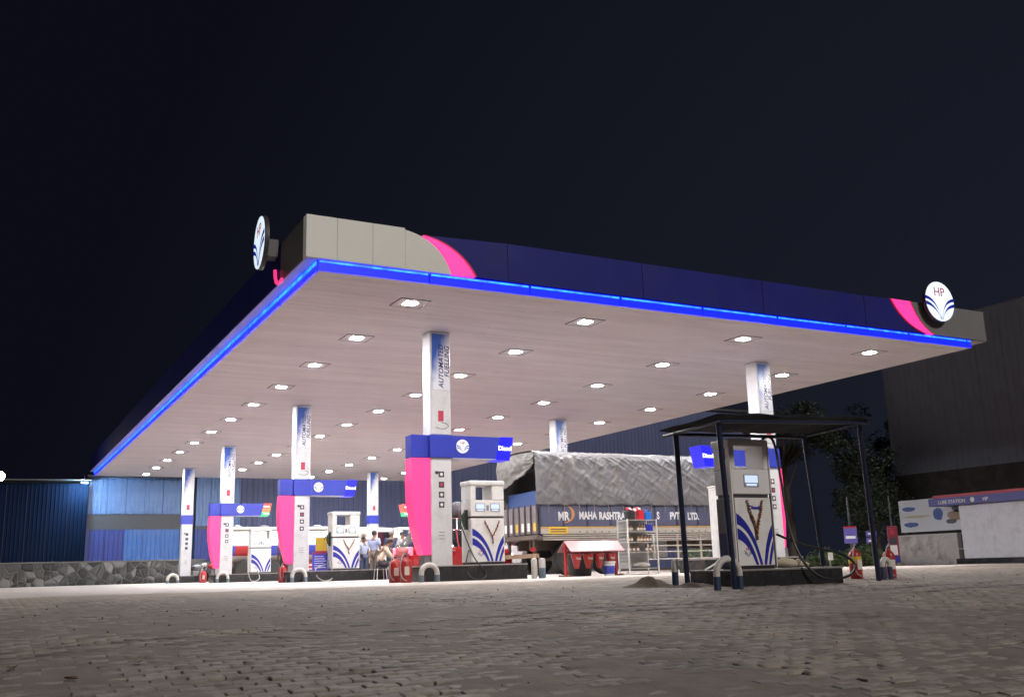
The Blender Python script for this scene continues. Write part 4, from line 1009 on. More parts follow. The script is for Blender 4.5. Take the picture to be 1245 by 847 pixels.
MB().box(-.25, -.1, .1, 1.8, .5, .66).build('rear_bumper', red, tn); MB().box(2.7, 4.2, .0, .4, .45, .8).build('tool_box', red, tn, bevel=.02)
for z in (.5, .68): MB().box(2.6, 6.3, -.02, .02, z-.03, z+.03).build('guard_rail', offwhite, tn)

# ------------------------------------------------------------------ small red car / white van (lofted bodies)
def loft_car(name, label, cat, loc, rz, st_, body, Lw, wheels, r, roofm=None, group=None, glassy=True):
    """st_: stations (x, z_low, z_belt, z_roof, half width, half roof width); front at +x"""
    t = thing(name, label, cat, loc, rz, group)
    n = len(st_); vs = []; fs = []; ms = []
    for (x, zl, zb_, zr, hw, hr) in st_:
        zr = max(zr, zb_+.004); vs += [(x, -hw*.92, zl), (x, -hw, zl+.18), (x, -hw, zb_-.1), (x, -hw*.97, zb_), (x, -hr, zr-.03), (x, -hr*.8, zr), (x, hr*.8, zr), (x, hr, zr-.03), (x, hw*.97, zb_), (x, hw, zb_-.1), (x, hw, zl+.18), (x, hw*.92, zl)]
    for i in range(n-1):
        cab_ = (st_[i][3]-st_[i][2] > .05 or st_[i+1][3]-st_[i+1][2] > .05)
        full = st_[i][3]-st_[i][2] > .3 and st_[i+1][3]-st_[i+1][2] > .3
        for j in range(12):
            k = (j+1) % 12; fs.append((i*12+j, (i+1)*12+j, (i+1)*12+k, i*12+k))
            g = 0
            if cab_ and j in (3, 7): g = 1
            if cab_ and not full and j in (4, 5, 6): g = 1
            if full and j in (4, 5, 6) and roofm: g = 2
            ms.append(g)
    fs += [tuple(range(11, -1, -1)), tuple(range((n-1)*12, n*12))]; ms += [0, 0]
    mb = MB().add(vs, fs); mb.m = ms
    mb.build('body', [body, glass, roofm or body], t, smooth=True, angle=35)
    for i in range(1, n-1):
        if st_[i][3]-st_[i][2] > .3 and st_[i][0] in Lw['pillars']:
            x, zl, zb_, zr, hw, hr = st_[i]
            for s in (-1, 1): MB().tube([(x, s*(hw*.975), zb_), (x, s*(hr+.005), zr-.03)], .028, 6).build('pillar', body, t)
    for x in wheels:
        for s in (-1, 1): wheel(t, x, s*(Lw['hw']-.09), r, r, .17)
    for s in (-1, 1):
        MB().ball((Lw['front']-.02, s*(Lw['hw']-.2), Lw['hz']), (.07, .13, .07), 10, 6).build('headlight', Lw['head'], t, smooth=True)
        MB().box(Lw['rear']-.012, Lw['rear']+.05, min(s*(Lw['hw']-.26), s*(Lw['hw']-.03)), max(s*(Lw['hw']-.26), s*(Lw['hw']-.03)), Lw['tz'], Lw['tz']+.24).build('tail_light', Lw['tail'], t, bevel=.01)
        MB().ball((Lw['mx'], s*(Lw['hw']+.08), Lw['mz']), (.05, .09, .06), 8, 6).build('mirror', body, t, smooth=True)
        MB().box(Lw['dx']-.07, Lw['dx']+.07, min(s*(Lw['hw']+.012), s*Lw['hw']), max(s*(Lw['hw']+.012), s*Lw['hw']), Lw['dz'], Lw['dz']+.03).build('door_handle', steel, t)
    MB().box(Lw['front']-.03, Lw['front']+.03, -Lw['hw']*.9, Lw['hw']*.9, .26, .42).build('front_bumper', darkgrey, t, bevel=.02)
    MB().box(Lw['rear']-.04, Lw['rear']+.03, -Lw['hw']*.9, Lw['hw']*.9, .28, .44).build('rear_bumper', darkgrey, t, bevel=.02)
    return t
headw = mat('headlight_lit', (.8, .8, .8), .2, emit=(1, .97, .9), est=4)
taill = mat('tail_light_lit', (.4, .01, .02), .3, emit=(1, .06, .10), est=6)
loft_car('hatchback_car', 'small red hatchback with glowing tail light behind the front left island', 'car', (12.95, 28.25, 0), 0,
 [(-1.72, .34, .70, .71, .62, .55), (-1.66, .26, .92, .96, .72, .60), (-1.50, .22, .96, 1.12, .75, .57), (-1.25, .20, .95, 1.40, .76, .54), (-.9, .20, .93, 1.46, .77, .55), (-.15, .20, .92, 1.47, .77, .55), (.35, .20, .91, 1.42, .77, .53), (.80, .20, .90, 1.02, .76, .58), (.95, .20, .90, .93, .76, .60), (1.45, .22, .82, .84, .74, .58), (1.68, .26, .68, .70, .68, .5), (1.75, .34, .56, .57, .60, .45)],
 carred, dict(hw=.77, front=1.72, rear=-1.69, hz=.66, tz=.70, mx=.62, mz=.95, dx=-.35, dz=.80, head=headw, tail=taill, pillars=(-.15, -1.25, .35)), (-1.12, 1.1), .28)
loft_car('parked_van', 'white van with a dark red roof band behind the red hatchback', 'van', (16.4, 34.0, 0), 0,
 [(-2.15, .40, 1.0, 1.75, .78, .70), (-2.08, .30, 1.12, 2.05, .82, .74), (-1.0, .28, 1.12, 2.12, .83, .75), (.2, .28, 1.12, 2.12, .83, .75), (1.0, .28, 1.10, 2.08, .83, .73), (1.35, .28, 1.08, 1.95, .83, .70), (1.80, .28, 1.02, 1.15, .82, .66), (2.05, .30, .92, .94, .80, .6), (2.15, .4, .70, .72, .74, .55)],
 white, dict(hw=.83, front=2.12, rear=-2.13, hz=.72, tz=.85, mx=1.55, mz=1.2, dx=.3, dz=1.0, head=steel, tail=mat('lamp_red', (.3, .01, .01), .3), pillars=(-1.0, .2, 1.0)), (-1.35, 1.35), .32, roofm=mat('van_red', (.20, .02, .03), .4))
t = thing('roof_bundle', 'dark rounded bundle tied on the white van roof', 'bundle', (15.75, 33.9, 2.10))
m = MB(); m.ball((0, 0, .30), (.32, .45, .36), 20, 12); m.v = [(x+.03*noise.noise((x*6, y*6, z*6)), y, max(0, z+.03*noise.noise((x*5, z*5, 1)))) for x, y, z in m.v]
m.build('bundle', mat('bundle_grey', (.05, .05, .06), .7, var=.2, scale=9), t, smooth=True, angle=180)
for a in (-.14, .14): MB().tube([(a+.0, -.40, .05), (a, -.44, .30), (a, -.25, .60), (a, .25, .60), (a, .44, .3), (a, .4, .05)], .01, 5).build('strap', rust, t)

# ------------------------------------------------------------------ motorcycles
def motorbike(x, y, rz, label, m):
    t = thing('motorcycle', label, 'motorcycle', (x, y, gz(x, y)), rz, 'parked motorcycles')
    for wx in (-.62, .62):
        e = bpy.data.objects.new('wheel', None); COL.objects.link(e); e.parent = t; e.location = (wx, 0, .29)
        MB().lathe([(.23, -.04), (.28, -.045), (.29, 0), (.28, .045), (.23, .04)], 22, axis='y').build('tyre', black, e, smooth=True)
        MB().lathe([(.05, -.05), (.21, -.015), (.24, -.03), (.24, .03), (.21, .015), (.05, .05)], 16, axis='y').build('rim', steel, e)
    MB().tube([(.62, .0, .29), (.52, 0, .62), (.42, 0, .92)], .03, 8).build('fork', steel, t); MB().tube([(.40, -.32, .98), (.44, -.12, .95), (.44, .12, .95), (.40, .32, .98)], .014, 6).build('handlebar', darkgrey, t)
    MB().ball((.18, 0, .76), (.27, .13, .13), 14, 8).build('fuel_tank', m, t, smooth=True); MB().box(-.70, .0, -.12, .12, .70, .80).build('seat', black, t, bevel=.04, seg=2)
    MB().box(-.15, .22, -.14, .14, .26, .58).build('engine', steel, t, bevel=.03); MB().tube([(-.62, 0, .29), (-.1, 0, .42), (.3, 0, .55)], .03, 6).build('frame', darkgrey, t)
    MB().ball((.56, 0, .84), (.09, .10, .10), 10, 6).build('headlight', white, t, smooth=True); MB().tube([(-.1, -.15, .3), (-.75, -.17, .34)], .04, 8).build('exhaust', steel, t)
    MB().prism([(-.86, .52), (-.82, .62), (-.55, .64), (-.4, .60), (-.62, .57)], -.06, .06).build('rear_mudguard', m, t)
motorbike(9.55, 51.9, .5, 'grey motorcycle beside the rearmost left column', midgrey)
motorbike(10.3, 50.2, 2.6, 'red motorcycle left of the third left column', red)

# ------------------------------------------------------------------ boards on the second left island
t = thing('notice_board', 'blue notice board with pale lettering leaning on the second left island', 'notice board', (9.72, 31.45, ZI))
MB().box(-.26, .26, 0, .03, .0, .58).build('board', mat('board_blue', (.05, .05, .45), .4), t); MB().box(-.26, .26, -.006, -.001, .53, .58).build('red_header', red, t)
for k in range(6): MB().box(-.2, .2-.05*(k % 3), -.005, -.001, .08+.07*k, .10+.07*k).build('text_line', white, t)
t = thing('yellow_panel', 'yellow panel standing behind the blue notice board', 'panel', (9.83, 31.60, ZI))
MB().box(-.22, .22, 0, .03, .62, 1.05).build('panel_face', yel, t)
for x in (-.18, .18): MB().box(x-.015, x+.015, .005, .025, 0, .62).build('leg', steel, t)
MB().box(-.22, .22, .0, .03, .585, .615).build('red_strip', red, t)

# ------------------------------------------------------------------ garlands
def garland(x, y, z, w, h, label, drop=.12):
    pts = bez((-w/2, 0, 0), (-w*.35, -.01, -h*.45), (-w*.1, -.01, -h*.7), (0, -.012, -h), 16)+[(0, -.012, -h-drop*i/4) for i in range(1, 5)]+bez((w/2, 0, 0), (w*.35, -.01, -h*.45), (w*.1, -.01, -h*.7), (0, -.012, -h), 16)
    mb = MB()
    for i, p in enumerate(pts):
        r = .02*random.uniform(.8, 1.25)*(h/.45)**.5; mb.ball((p[0]+random.gauss(0, .004), p[1]-r*.8, p[2]), (r, r, r*.8), 8, 5, i % 3)
    o = mb.build('flower_garland', [mat('marigold', (.42, .13, .04), .8), mat('dried_red', (.20, .04, .03), .8), mat('dried_leaf', (.10, .08, .05), .8)], None, (x, y, z), smooth=True)
    tag(o, label, 'garland', 'dried flower garlands on pumps')
garland(10.62, 11.895, FZ+.25+1.03, .30, .46, 'dried orange flower garland hanging on the pump under the shelter')
garland(10.10, 19.925, ZI+.94, .36, .36, 'dried flower garland on the pump of the front left island')
garland(10.50, 30.945, ZI+.94, .36, .32, 'dried flower garland on the pump of the second left island')

# ------------------------------------------------------------------ corrugated sheds behind
def sheet_mesh(w, h, pitch=.25, dep=.03, m=None, name='wall_sheet'):
    """ribbed sheet, width along X, ribs vertical, faces -Y"""
    xs_ = []; n = max(1, round(w/pitch)); p = w/n
    for i in range(n): xs_ += [(i*p, 0), (i*p+p*.62, 0), (i*p+p*.72, -dep), (i*p+p*.90, -dep)]
    xs_.append((w, 0)); vs = []; fs = []
    for x, y in xs_: vs += [(x, y, 0), (x, y, h)]
    for i in range(len(xs_)-1): fs.append((2*i, 2*i+2, 2*i+3, 2*i+1))
    k = len(vs); vs += [(0, .02, 0), (w, .02, 0), (w, .02, h), (0, .02, h)]; fs.append((k, k+3, k+2, k+1))
    return MB().add(vs, fs).mesh(name, m)
shedblue = mat('shed_blue_sheet', (.035, .12, .36), .45, var=.12, scale=1.2, dirt=(.12, .17, .28), dscale=1.5, damt=.5)
shedpale = mat('shed_pale_blue_sheet', (.095, .17, .34), .45, var=.12, scale=1.2, dirt=(.18, .24, .34), dscale=1.2, damt=.5)
shednavy = mat('shed_navy_sheet', (.095, .115, .235), .5, var=.08, scale=.8)
shedroyal = mat('shed_royal_sheet', (.018, .035, .19), .45, var=.1, scale=1.5)
bs = thing('blue_shed', 'blue corrugated sheet shed with a dark open band, behind the rubble wall', 'shed', (5.15, 60., 0))
MB().box(.0, 8.3, .10, .3, 0, 6.0).build('back_frame', darkgrey, bs)
up_ = sheet_mesh(.98, 2.05, m=shedpale); lo_ = sheet_mesh(.98, 1.85, m=shedblue); lo2 = sheet_mesh(.98, 1.85, m=shedroyal)
for i in range(8):
    link('wall_sheet', up_, bs, (.02+i*1.0, .0+random.uniform(0, .01), 3.86), (0, random.uniform(-.004, .004), 0))
    link('wall_sheet', lo2 if i < 2 or i > 6 else lo_, bs, (.02+i*1.0, .0+random.uniform(0, .01), 1.15), (0, random.uniform(-.004, .004), 0))
MB().box(-.1, 8.4, -.25, .5, 5.92, 6.02).build('eave', darkgrey, bs)
MB().box(-.03, .02, -.06, .1, 0, 5.95).build('corner_post', darkgrey, bs)
ls = thing('dark_side_shed', 'dark blue sheet shed at the far left, lit only at its right corner', 'shed', (5.05, 58.6, 0))
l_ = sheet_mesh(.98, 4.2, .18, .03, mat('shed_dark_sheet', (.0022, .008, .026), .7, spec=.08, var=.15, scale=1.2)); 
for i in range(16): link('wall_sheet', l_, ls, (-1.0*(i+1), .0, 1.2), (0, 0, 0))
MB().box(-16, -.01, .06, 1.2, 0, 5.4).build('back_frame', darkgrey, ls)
MB().prism([(-16.1, 5.42), (.05, 5.55), (.05, 5.62), (-16.1, 5.49)], -.35, 1.3).build('roof_edge', darkgrey, ls)
t = thing('eave_lamp', 'small lamp under the corner eave of the dark left shed', 'lamp', (4.70, 57.55, 5.40))
t.rotation_euler = (.75, 0, 0)
MB().box(-.16, .16, -.05, .05, .0, .06).build('housing', darkgrey, t); MB().box(-.14, .14, -.04, .04, -.012, -.001).build('tube', mat('eave_tube', (.8, .8, .8), .3, emit=(.45, .75, 1), est=3600), t)
MB().tube([(0, .0, .06), (0, .2, .16), (0, .42, .14)], .015, 6).build('arm', steel, t)
nv = thing('navy_warehouse', 'tall dark navy sheet warehouse closing the view under the canopy', 'warehouse', (13.1, 63., 0))
n_ = sheet_mesh(1.98, 12.5, .33, .03, shednavy)
for i in range(22): link('wall_sheet', n_, nv, (i*2.0, .0, .0))
MB().box(0, 44, .06, 3, 0, 12.5).build('back_frame', darkgrey, nv)
MB().box(-.1, 44.1, -.2, 3, 12.5, 12.7).build('eave', darkgrey, nv)
side = thing('pale_gable_shed', 'blue-grey sheet wall standing between the third and fourth left columns', 'shed', (10.9, 59.3, 0))
a_ = sheet_mesh(.82, 3.4, .22, .03, shedpale); b_ = sheet_mesh(.82, 1.75, .22, .03, shedroyal)
for i in range(3): link('wall_sheet', a_, side, (i*.84, 0, 1.95+1.2)); link('wall_sheet', b_, side, (i*.84, 0, 1.2))
MB().box(0, 2.5, .06, .5, 0, 6.55).build('back_frame', darkgrey, side)

# rubble wall
stonem = mat('rubble_stone', (.06, .058, .056), .85, var=.35, scale=2.2, bump=.6, bscale=18, dirt=(.17, .165, .155), dscale=1.3, damt=.6)
mortar = mat('mortar', (.10, .095, .09), .9, var=.25, scale=5, bump=.4)
rw = thing('rubble_wall', 'low rubble stone wall with pale mortar running along the far left', 'wall', (-12, 57.0, 0))
MB().box(0, 23., .0, .4, -.1, 1.18).build('mortar_core', mortar, rw)
stones = [stonem, mat('rubble_dark', (.03, .029, .028), .85, var=.35, scale=2.2, bump=.6, bscale=18), mat('rubble_pale', (.15, .145, .14), .85, var=.3, scale=2.5, bump=.6, bscale=18)]
rr = random.Random(3); seeds = [(rr.uniform(0, 23), rr.uniform(0, 1.16)) for _ in range(210)]
for a, (sx, sz) in enumerate(seeds):
    poly = [(max(0, sx-1.2), .0), (min(23, sx+1.2), .0), (min(23, sx+1.2), 1.17), (max(0, sx-1.2), 1.17)]
    for b, (ox, oz) in enumerate(seeds):
        if a == b or abs(ox-sx) > 2.4: continue
        dx, dz = ox-sx, oz-sz; ln = math.hypot(dx, dz); mx_, mz_ = sx+dx/2, sz+dz/2; dx /= ln; dz /= ln; off_ = .022; out = []
        f_ = lambda p: (p[0]-mx_)*dx+(p[1]-mz_)*dz+off_
        for k in range(len(poly)):
            p, q = poly[k], poly[(k+1) % len(poly)]; fp, fq = f_(p), f_(q)
            if fp <= 0: out.append(p)
            if fp*fq < 0: tt = fp/(fp-fq); out.append((p[0]+(q[0]-p[0])*tt, p[1]+(q[1]-p[1])*tt))
        poly = out
        if len(poly) < 3: break
    if len(poly) < 3: continue
    n = len(poly); cx = sum(p[0] for p in poly)/n; cz_ = sum(p[1] for p in poly)/n; d_ = rr.uniform(.02, .07)
    vs = [(p[0], .01, p[1]) for p in poly]+[(cx+(p[0]-cx)*.95, -d_*.7, cz_+(p[1]-cz_)*.93) for p in poly]+[(cx+(p[0]-cx)*.6+rr.uniform(-.01, .01), -d_, cz_+(p[1]-cz_)*.6) for p in poly]
    fs = [(k, (k+1) % n, n+(k+1) % n, n+k) for k in range(n)]+[(n+k, n+(k+1) % n, 2*n+(k+1) % n, 2*n+k) for k in range(n)]+[tuple(range(2*n, 3*n))]
    MB().add(vs, fs).build('stone', rr.choice([stones[0], stones[0], stones[1], stones[1], stones[2]]), rw)
MB().box(-.05, 23.05, -.05, .45, 1.18, 1.24).build('coping', mat('coping', (.13, .125, .115), .85, var=.2, scale=4), rw)

# flood lamp at the left edge of view
fl = thing('flood_lamp', 'bright white flood lamp on a pole at the far left edge', 'flood lamp', (.58, 52.0, 0), .32)
MB().tube([(0, .12, 0), (0, .12, 5.15)], .05, 10).build('pole', darkgrey, fl); MB().lathe([(.235, -.02), (.24, .10), (.12, .16)], 24, (0, 0, 5.12), 'y').build('housing', darkgrey, fl, bevel=.02)
MB().lathe([(.20, -.040), (.21, -.021)], 24, (0, 0, 5.12), 'y').build('lamp_face', mat('flood_lit', (.9, .9, .9), .3, emit=(1, .98, .93), est=120), fl)

# ------------------------------------------------------------------ right side buildings
zR = gz(36, 27)
bt = thing('sales_booth', 'white single-storey sales booth with blue sign band at the right edge', 'booth', (36., 20., zR))
wallw = mat('booth_white', (.80, .79, .83), .5, var=.06, scale=1.5, dirt=(.35, .30, .26), dscale=2, damt=.4)
for i in range(6):
    MB().box(.0, .12, -1.0+i*1.48, .478-1.0+i*1.48+1.0, .38, 2.55).build('wall_panel', wallw, bt, bevel=.006)
MB().box(.13, 5., -1., 7.85, .0, 2.6).build('wall_core', wallw, bt)
MB().box(-.12, .14, -1.1, 8.2, 0, .375).build('plinth', granite, bt)
MB().box(-.30, 5.1, -1.2, 9.1, 2.56, 2.88).build('sign_band', mat('booth_band', (.07, .07, .30), .4, var=.05, scale=2), bt)
MB().box(-.31, 5.12, -1.25, 8.85, 2.885, 3.0).build('red_edge', mat('booth_red', (.45, .03, .06), .4), bt)
for s_t, y, z, sz in (('LUBE STATION', 7.95, 2.70, .2), ('HP', 6.35, 2.70, .2)):
    text('lettering', s_t, sz, wl, bt, (-.304, y, z), (PI/2, 0, -PI/2), bold=.004)
MB().lathe([(.10, -.306), (.10, -.3015)], 16, (0, 6.95, 2.72), 'x').build('logo_disc', white, bt)
bn = thing('banner_board', 'pale printed banner with blue and tan pictures left of the booth', 'banner', (37.4, 30.4, gz(37.4, 30)))
MB().box(.0, .05, -2.2, 1.75, 1.62, 3.05).build('banner_sheet', mat('banner_pale', (.70, .71, .75), .5, var=.05, scale=2), bn)
for y in (-2.0, 1.6): MB().box(.06, .12, y-.04, y+.04, 0, 3.1).build('support', darkgrey, bn)
def blob(y, z, ry_, rz_, m, nm='print_shape', seed=0):
    pts = [(y+ry_*math.cos(a)*(1+.25*noise.noise((math.cos(a)*2, math.sin(a)*2, seed))), z+rz_*math.sin(a)*(1+.3*noise.noise((math.cos(a)*2, math.sin(a)*2, seed+5)))) for a in np.linspace(0, 2*PI, 18)[:-1]]
    MB().prism(pts, -.006, -.001, 'x', m=0).build(nm, m, bn)
pb = mat('print_blue', (.06, .12, .36), .5); pt = mat('print_tan', (.38, .27, .17), .5); pk = mat('print_dark', (.08, .08, .09), .5); py_ = mat('print_yellow', (.50, .47, .28), .5)
blob(1.2, 2.65, .38, .10, pb, seed=1); blob(1.15, 1.95, .40, .11, pb, seed=2); blob(.8, 2.3, .75, .05, py_, seed=3); blob(-.35, 2.35, .26, .28, pb, seed=4); blob(-1.2, 2.25, .38, .22, pt, seed=6); blob(-1.5, 2.55, .42, .18, pk, seed=7); blob(-1.0, 2.0, .28, .10, pk, seed=8)
lw = thing('low_wall', 'stained white low wall beneath the printed banner', 'wall', (37.0, 28.9, gz(37, 30)))
MB().box(0, .25, 0, 3.3, 0, 1.42).build('wall_face', mat('stained_plaster', (.66, .60, .58), .7, var=.2, scale=1.5, dirt=(.12, .10, .085), dscale=1.6, damt=.8), lw); MB().box(-.04, .29, -.02, 3.32, 1.421, 1.48).build('coping', offwhite, lw)
MB().tube([(-.1, -.6, .8), (-.1, 0, .8)], .03, 6).build('pipe', offwhite, lw)
kb = thing('roadside_kerb', 'long low dark kerb in front of the booth and banner', 'kerb', (35.4, 28., gz(35.4, 28)))
for i in range(24): MB().box(0, .3, -12+i*1.0, -12+i*1.0+.98, -.1, .16).build('kerb_stone', darkgrey, kb, bevel=.02)
# warehouse
wh = thing('right_warehouse', 'tall grey corrugated warehouse wall at the right edge', 'warehouse', (44., 14., gz(44, 30)))
whm = mat('grey_sheet', (.25, .28, .33), .5, var=.1, scale=.7, dirt=(.14, .145, .155), dscale=.8, damt=.5)
ws = sheet_mesh(1.48, 7.75, .37, .022, whm)
for i in range(16): link('wall_sheet', ws, wh, (.0, 23.9-i*1.5, 5.0), (0, 0, -PI/2))
MB().box(.06, 12, -.2, 23.9, 0, 12.7).build('back_frame', mat('brick_dark', (.07, .062, .058), .85, var=.3, scale=1.5, dirt=(.2, .19, .17), dscale=.7, damt=.5), wh)
MB().box(-.12, 12, -.3, 24.0, 12.76, 12.86).build('eave', whm, wh)
MB().box(-.04, .05, 8., 13.4, 3.2, 4.9).build('render_patch', mat('plaster_grey', (.26, .25, .24), .8, var=.15, scale=1), wh)

# ------------------------------------------------------------------ trees
def tree(x, y, h, r, label, nleaf=5200, seed=0, trunk=.16, dead=False):
    rr = random.Random(seed); t = thing('tree', label, 'tree', (x, y, gz(x, y)), 0, 'trees beyond the forecourt')
    bark = mat('bark', (.085, .065, .05), .9, var=.3, scale=8, bump=.5)
    m = MB(); top = h*.72
    tp = [(0, 0, -.1), (.06*h*.3, .02, h*.2), (.02, .1, h*.42), (.1, -.05, top)]
    m.tube(tp, [trunk*1.3, trunk, trunk*.75, trunk*.3], 10); m.build('trunk', bark, t, smooth=True)
    clumps = []
    lm = MB()
    for i in range(11):
        a = rr.uniform(0, 2*PI); z0 = h*rr.uniform(.28, .68); rad = r*rr.uniform(.45, 1.0); z1 = min(h*.97, z0+h*rr.uniform(.05, .30))
        e = (rad*math.cos(a), rad*math.sin(a), z1); lm.tube([(0.03, 0, z0), (e[0]*.5, e[1]*.5, (z0+z1)/2+.2), e], [trunk*.4, trunk*.25, trunk*.08], 6)
        for q in range(3): clumps.append((e[0]*rr.uniform(.5, 1.1), e[1]*rr.uniform(.5, 1.1), z1+rr.uniform(-.8, .5), rr.uniform(.35, .9)))
    clumps.append((0, 0, h*.92, .8)); lm.build('limb', bark, t, smooth=True)
    vs = []; fs = []
    for i in range(nleaf):
        c = rr.choice(clumps); d = Vector((rr.gauss(0, 1), rr.gauss(0, 1), rr.gauss(0, .8))).normalized()*c[3]*rr.uniform(.2, 1)**.5
        p = Vector(c[:3])+d; s = rr.uniform(.05, .12); u = Vector((rr.gauss(0, 1), rr.gauss(0, 1), rr.gauss(0, .5))).normalized(); v = u.orthogonal().normalized(); v.rotate(Matrix.Rotation(rr.uniform(0, 6), 3, u))
        k = len(vs); vs += [p-u*s, p+v*s*.45+u*s*.1, p+u*s, p-v*s*.45+u*s*.1]; fs.append((k, k+1, k+2, k+3))
    me = bpy.data.meshes.new('crown'); me.from_pydata([tuple(v) for v in vs], [], fs)
    me.materials.append(mat('foliage_dark', (.022, .034, .018), .6, var=.4, scale=1.2)); link('crown', me, t)
tree(39.5, 41.5, 11.5, 3.2, 'tall dark tree rising behind the shelter roof', 9000, 1, .2)
tree(44.0, 40.0, 9.5, 3.0, 'dark leafy tree behind the right shelter posts', 8000, 2, .2)
tree(41.5, 37.5, 6.2, 2.2, 'dark tree with bare leaning trunk left of the grey warehouse', 4200, 3, .2)
tree(34.5, 41.0, 6.0, 2.2, 'low dark tree just right of the front right column', 5200, 4, .15)
tree(38.5, 34.5, 4.0, 1.6, 'small bushy tree left of the printed banner', 4200, 5, .1)
def bush(x, y, r, label, n=1800, seed=0):
    rr = random.Random(seed); t = thing('bush', label, 'bush', (x, y, gz(x, y)), 0, 'bushes along the right road'); vs = []; fs = []
    for i in range(n):
        d = Vector((rr.gauss(0, 1), rr.gauss(0, 1), abs(rr.gauss(0, .8)))).normalized()*r*rr.uniform(.2, 1)**.4; d.z *= .8; d *= 1+.3*noise.noise(d*3)
        s = rr.uniform(.04, .09); u = Vector((rr.gauss(0, 1), rr.gauss(0, 1), rr.gauss(0, .5))).normalized(); v = u.orthogonal().normalized(); k = len(vs)
        p = d+Vector((0, 0, .05)); vs += [p-u*s, p+v*s*.5, p+u*s, p-v*s*.5]; fs.append((k, k+1, k+2, k+3))
    me = bpy.data.meshes.new('foliage'); me.from_pydata([tuple(v) for v in vs], [], fs); me.materials.append(mat('bush_green', (.06, .085, .03), .6, var=.3, scale=2)); link('foliage', me, t)
    MB().tube([(0, 0, -.05), (0, 0, r*.5)], [.05, .02], 6).build('stem', rust, t)
for i, (x, y, r, l) in enumerate(((27.6, 31.0, 1.1, 'round bush behind the shelter, left of the small kiosk'), (30.6, 30.2, .9, 'bush between the small kiosk and the blue road sign'), (32.6, 30.0, 1.0, 'bush left of the red totem sign'), (26.0, 32.2, 1.3, 'wide bush just right of the pump under the shelter'), (34.6, 32.0, 1.2, 'bush behind the red totem sign'))): bush(x, y, r, l, 2200, i)

# ------------------------------------------------------------------ small roadside things
kz = gz(29, 32.5)
ks = thing('small_kiosk', 'small dark kiosk with a pale board, far behind the shelter', 'kiosk', (29.6, 33.2, kz))
MB().box(-1.2, 1.2, 0, 1.2, 0, 1.55).build('cabin', darkgrey, ks); MB().box(-1.35, 1.35, -.3, 1.35, 1.55, 1.65).build('roof', darkgrey, ks)
MB().box(-.55, .45, -.03, -.002, .80, 1.32).build('pale_board', mat('kiosk_board', (.68, .70, .70), .5), ks)
def signpost(x, y, h, label, body, cat='sign'):
    t = thing('signpost', label, cat, (x, y, gz(x, y)), -.75, 'posts along the right road'); MB().tube([(0, 0, -.05), (0, 0, h)], .035, 8).build('pole', darkgrey, t, smooth=True); body(t); return t
def b1(t):
    MB().box(-.24, .24, -.05, -.041, .92, 1.5).build('sign_plate', mat('sign_violet', (.10, .08, .32), .45), t, bevel=.004)
    MB().box(-.18, .18, -.056, -.051, 1.1, 1.2).build('sign_text', white, t); MB().box(-.24, .24, -.052, -.042, 1.5, 1.56).build('red_strip', red, t)
signpost(29.2, 27.5, 2.65, 'tall thin pole with a violet plate behind the banded extinguisher', b1)
def b2(t):
    for z in (.98, 1.24): MB().box(-.2, .2, -.05, -.041, z, z+.22).build('sign_plate', mat('sign_violet', (.10, .08, .32), .45), t, bevel=.004)
    for z in (1.05, 1.32): MB().box(-.12, .12, -.056, -.051, z, z+.06).build('sign_text', white, t)
signpost(31.4, 28.5, 1.5, 'short post with two small violet plates right of the shelter', b2)
def b3(t):
    MB().box(-.2, .22, -.05, .12, .25, 1.75).build('totem_body', mat('totem_red', (.22, .03, .05), .4), t, bevel=.03)
    MB().box(-.14, .14, -.058, -.051, .55, .95).build('white_panel', white, t); MB().box(-.14, .14, -.058, -.051, 1.0, 1.25).build('dark_panel', icongrey, t); MB().box(-.17, .19, -.056, -.051, .27, .5).build('blue_panel', blue, t)
    MB().lathe([(.11, -.058), (.11, -.051)], 14, (0, 0, 1.48), 'y').build('round_mark', logored, t)
signpost(33.75, 29.5, 3.0, 'red totem sign on a pole left of the printed banner', b3)
# small things on the shelter island
iz = FZ+.25
t = thing('white_box', 'narrow white box standing on the shelter island behind the hose', 'box', (11.45, 12.55, iz)); MB().box(-.05, .05, -.05, .05, 0, .36).build('box_body', white, t, bevel=.006); MB().box(-.055, .055, -.055, .055, .361, .375).build('lid', offwhite, t)
t = thing('sack', 'cream sack lying on the shelter island', 'sack', (11.55, 12.3, iz))
m = MB(); m.ball((0, 0, .07), (.24, .12, .085), 18, 10); m.v = [(x, y, max(0, z+.03*noise.noise((x*7, y*9, z*7)))) for x, y, z in m.v]; m.build('sack_body', mat('sack_cream', (.48, .42, .32), .85, var=.15, scale=8), t, smooth=True, angle=180)
MB().tube([(.22, 0, .08), (.29, .01, .10)], [.03, .045], 8).build('sack_tie', mat('rope', (.3, .26, .2), .9), t)
t = thing('sand_bag', 'flat cream bag at the right end of the shelter island', 'bag', (11.95, 12.45, iz))
m = MB(); m.ball((0, 0, .05), (.22, .16, .06), 18, 8); m.v = [(x, y, max(0, z+.02*noise.noise((x*7, y*9, z*7)))) for x, y, z in m.v]; m.build('bag_body', mat('sack_cream', (.48, .42, .32), .85), t, smooth=True, angle=180)
t = thing('road_marker', 'small square white marker plate on a stub behind the shelter', 'marker', (16.2, 15.9, gz(16.2, 15.9))); MB().tube([(0, 0, 0), (0, 0, .3)], .02, 6).build('stub', steel, t); MB().box(-.07, .07, -.03, -.021, .24, .40).build('plate', white, t)

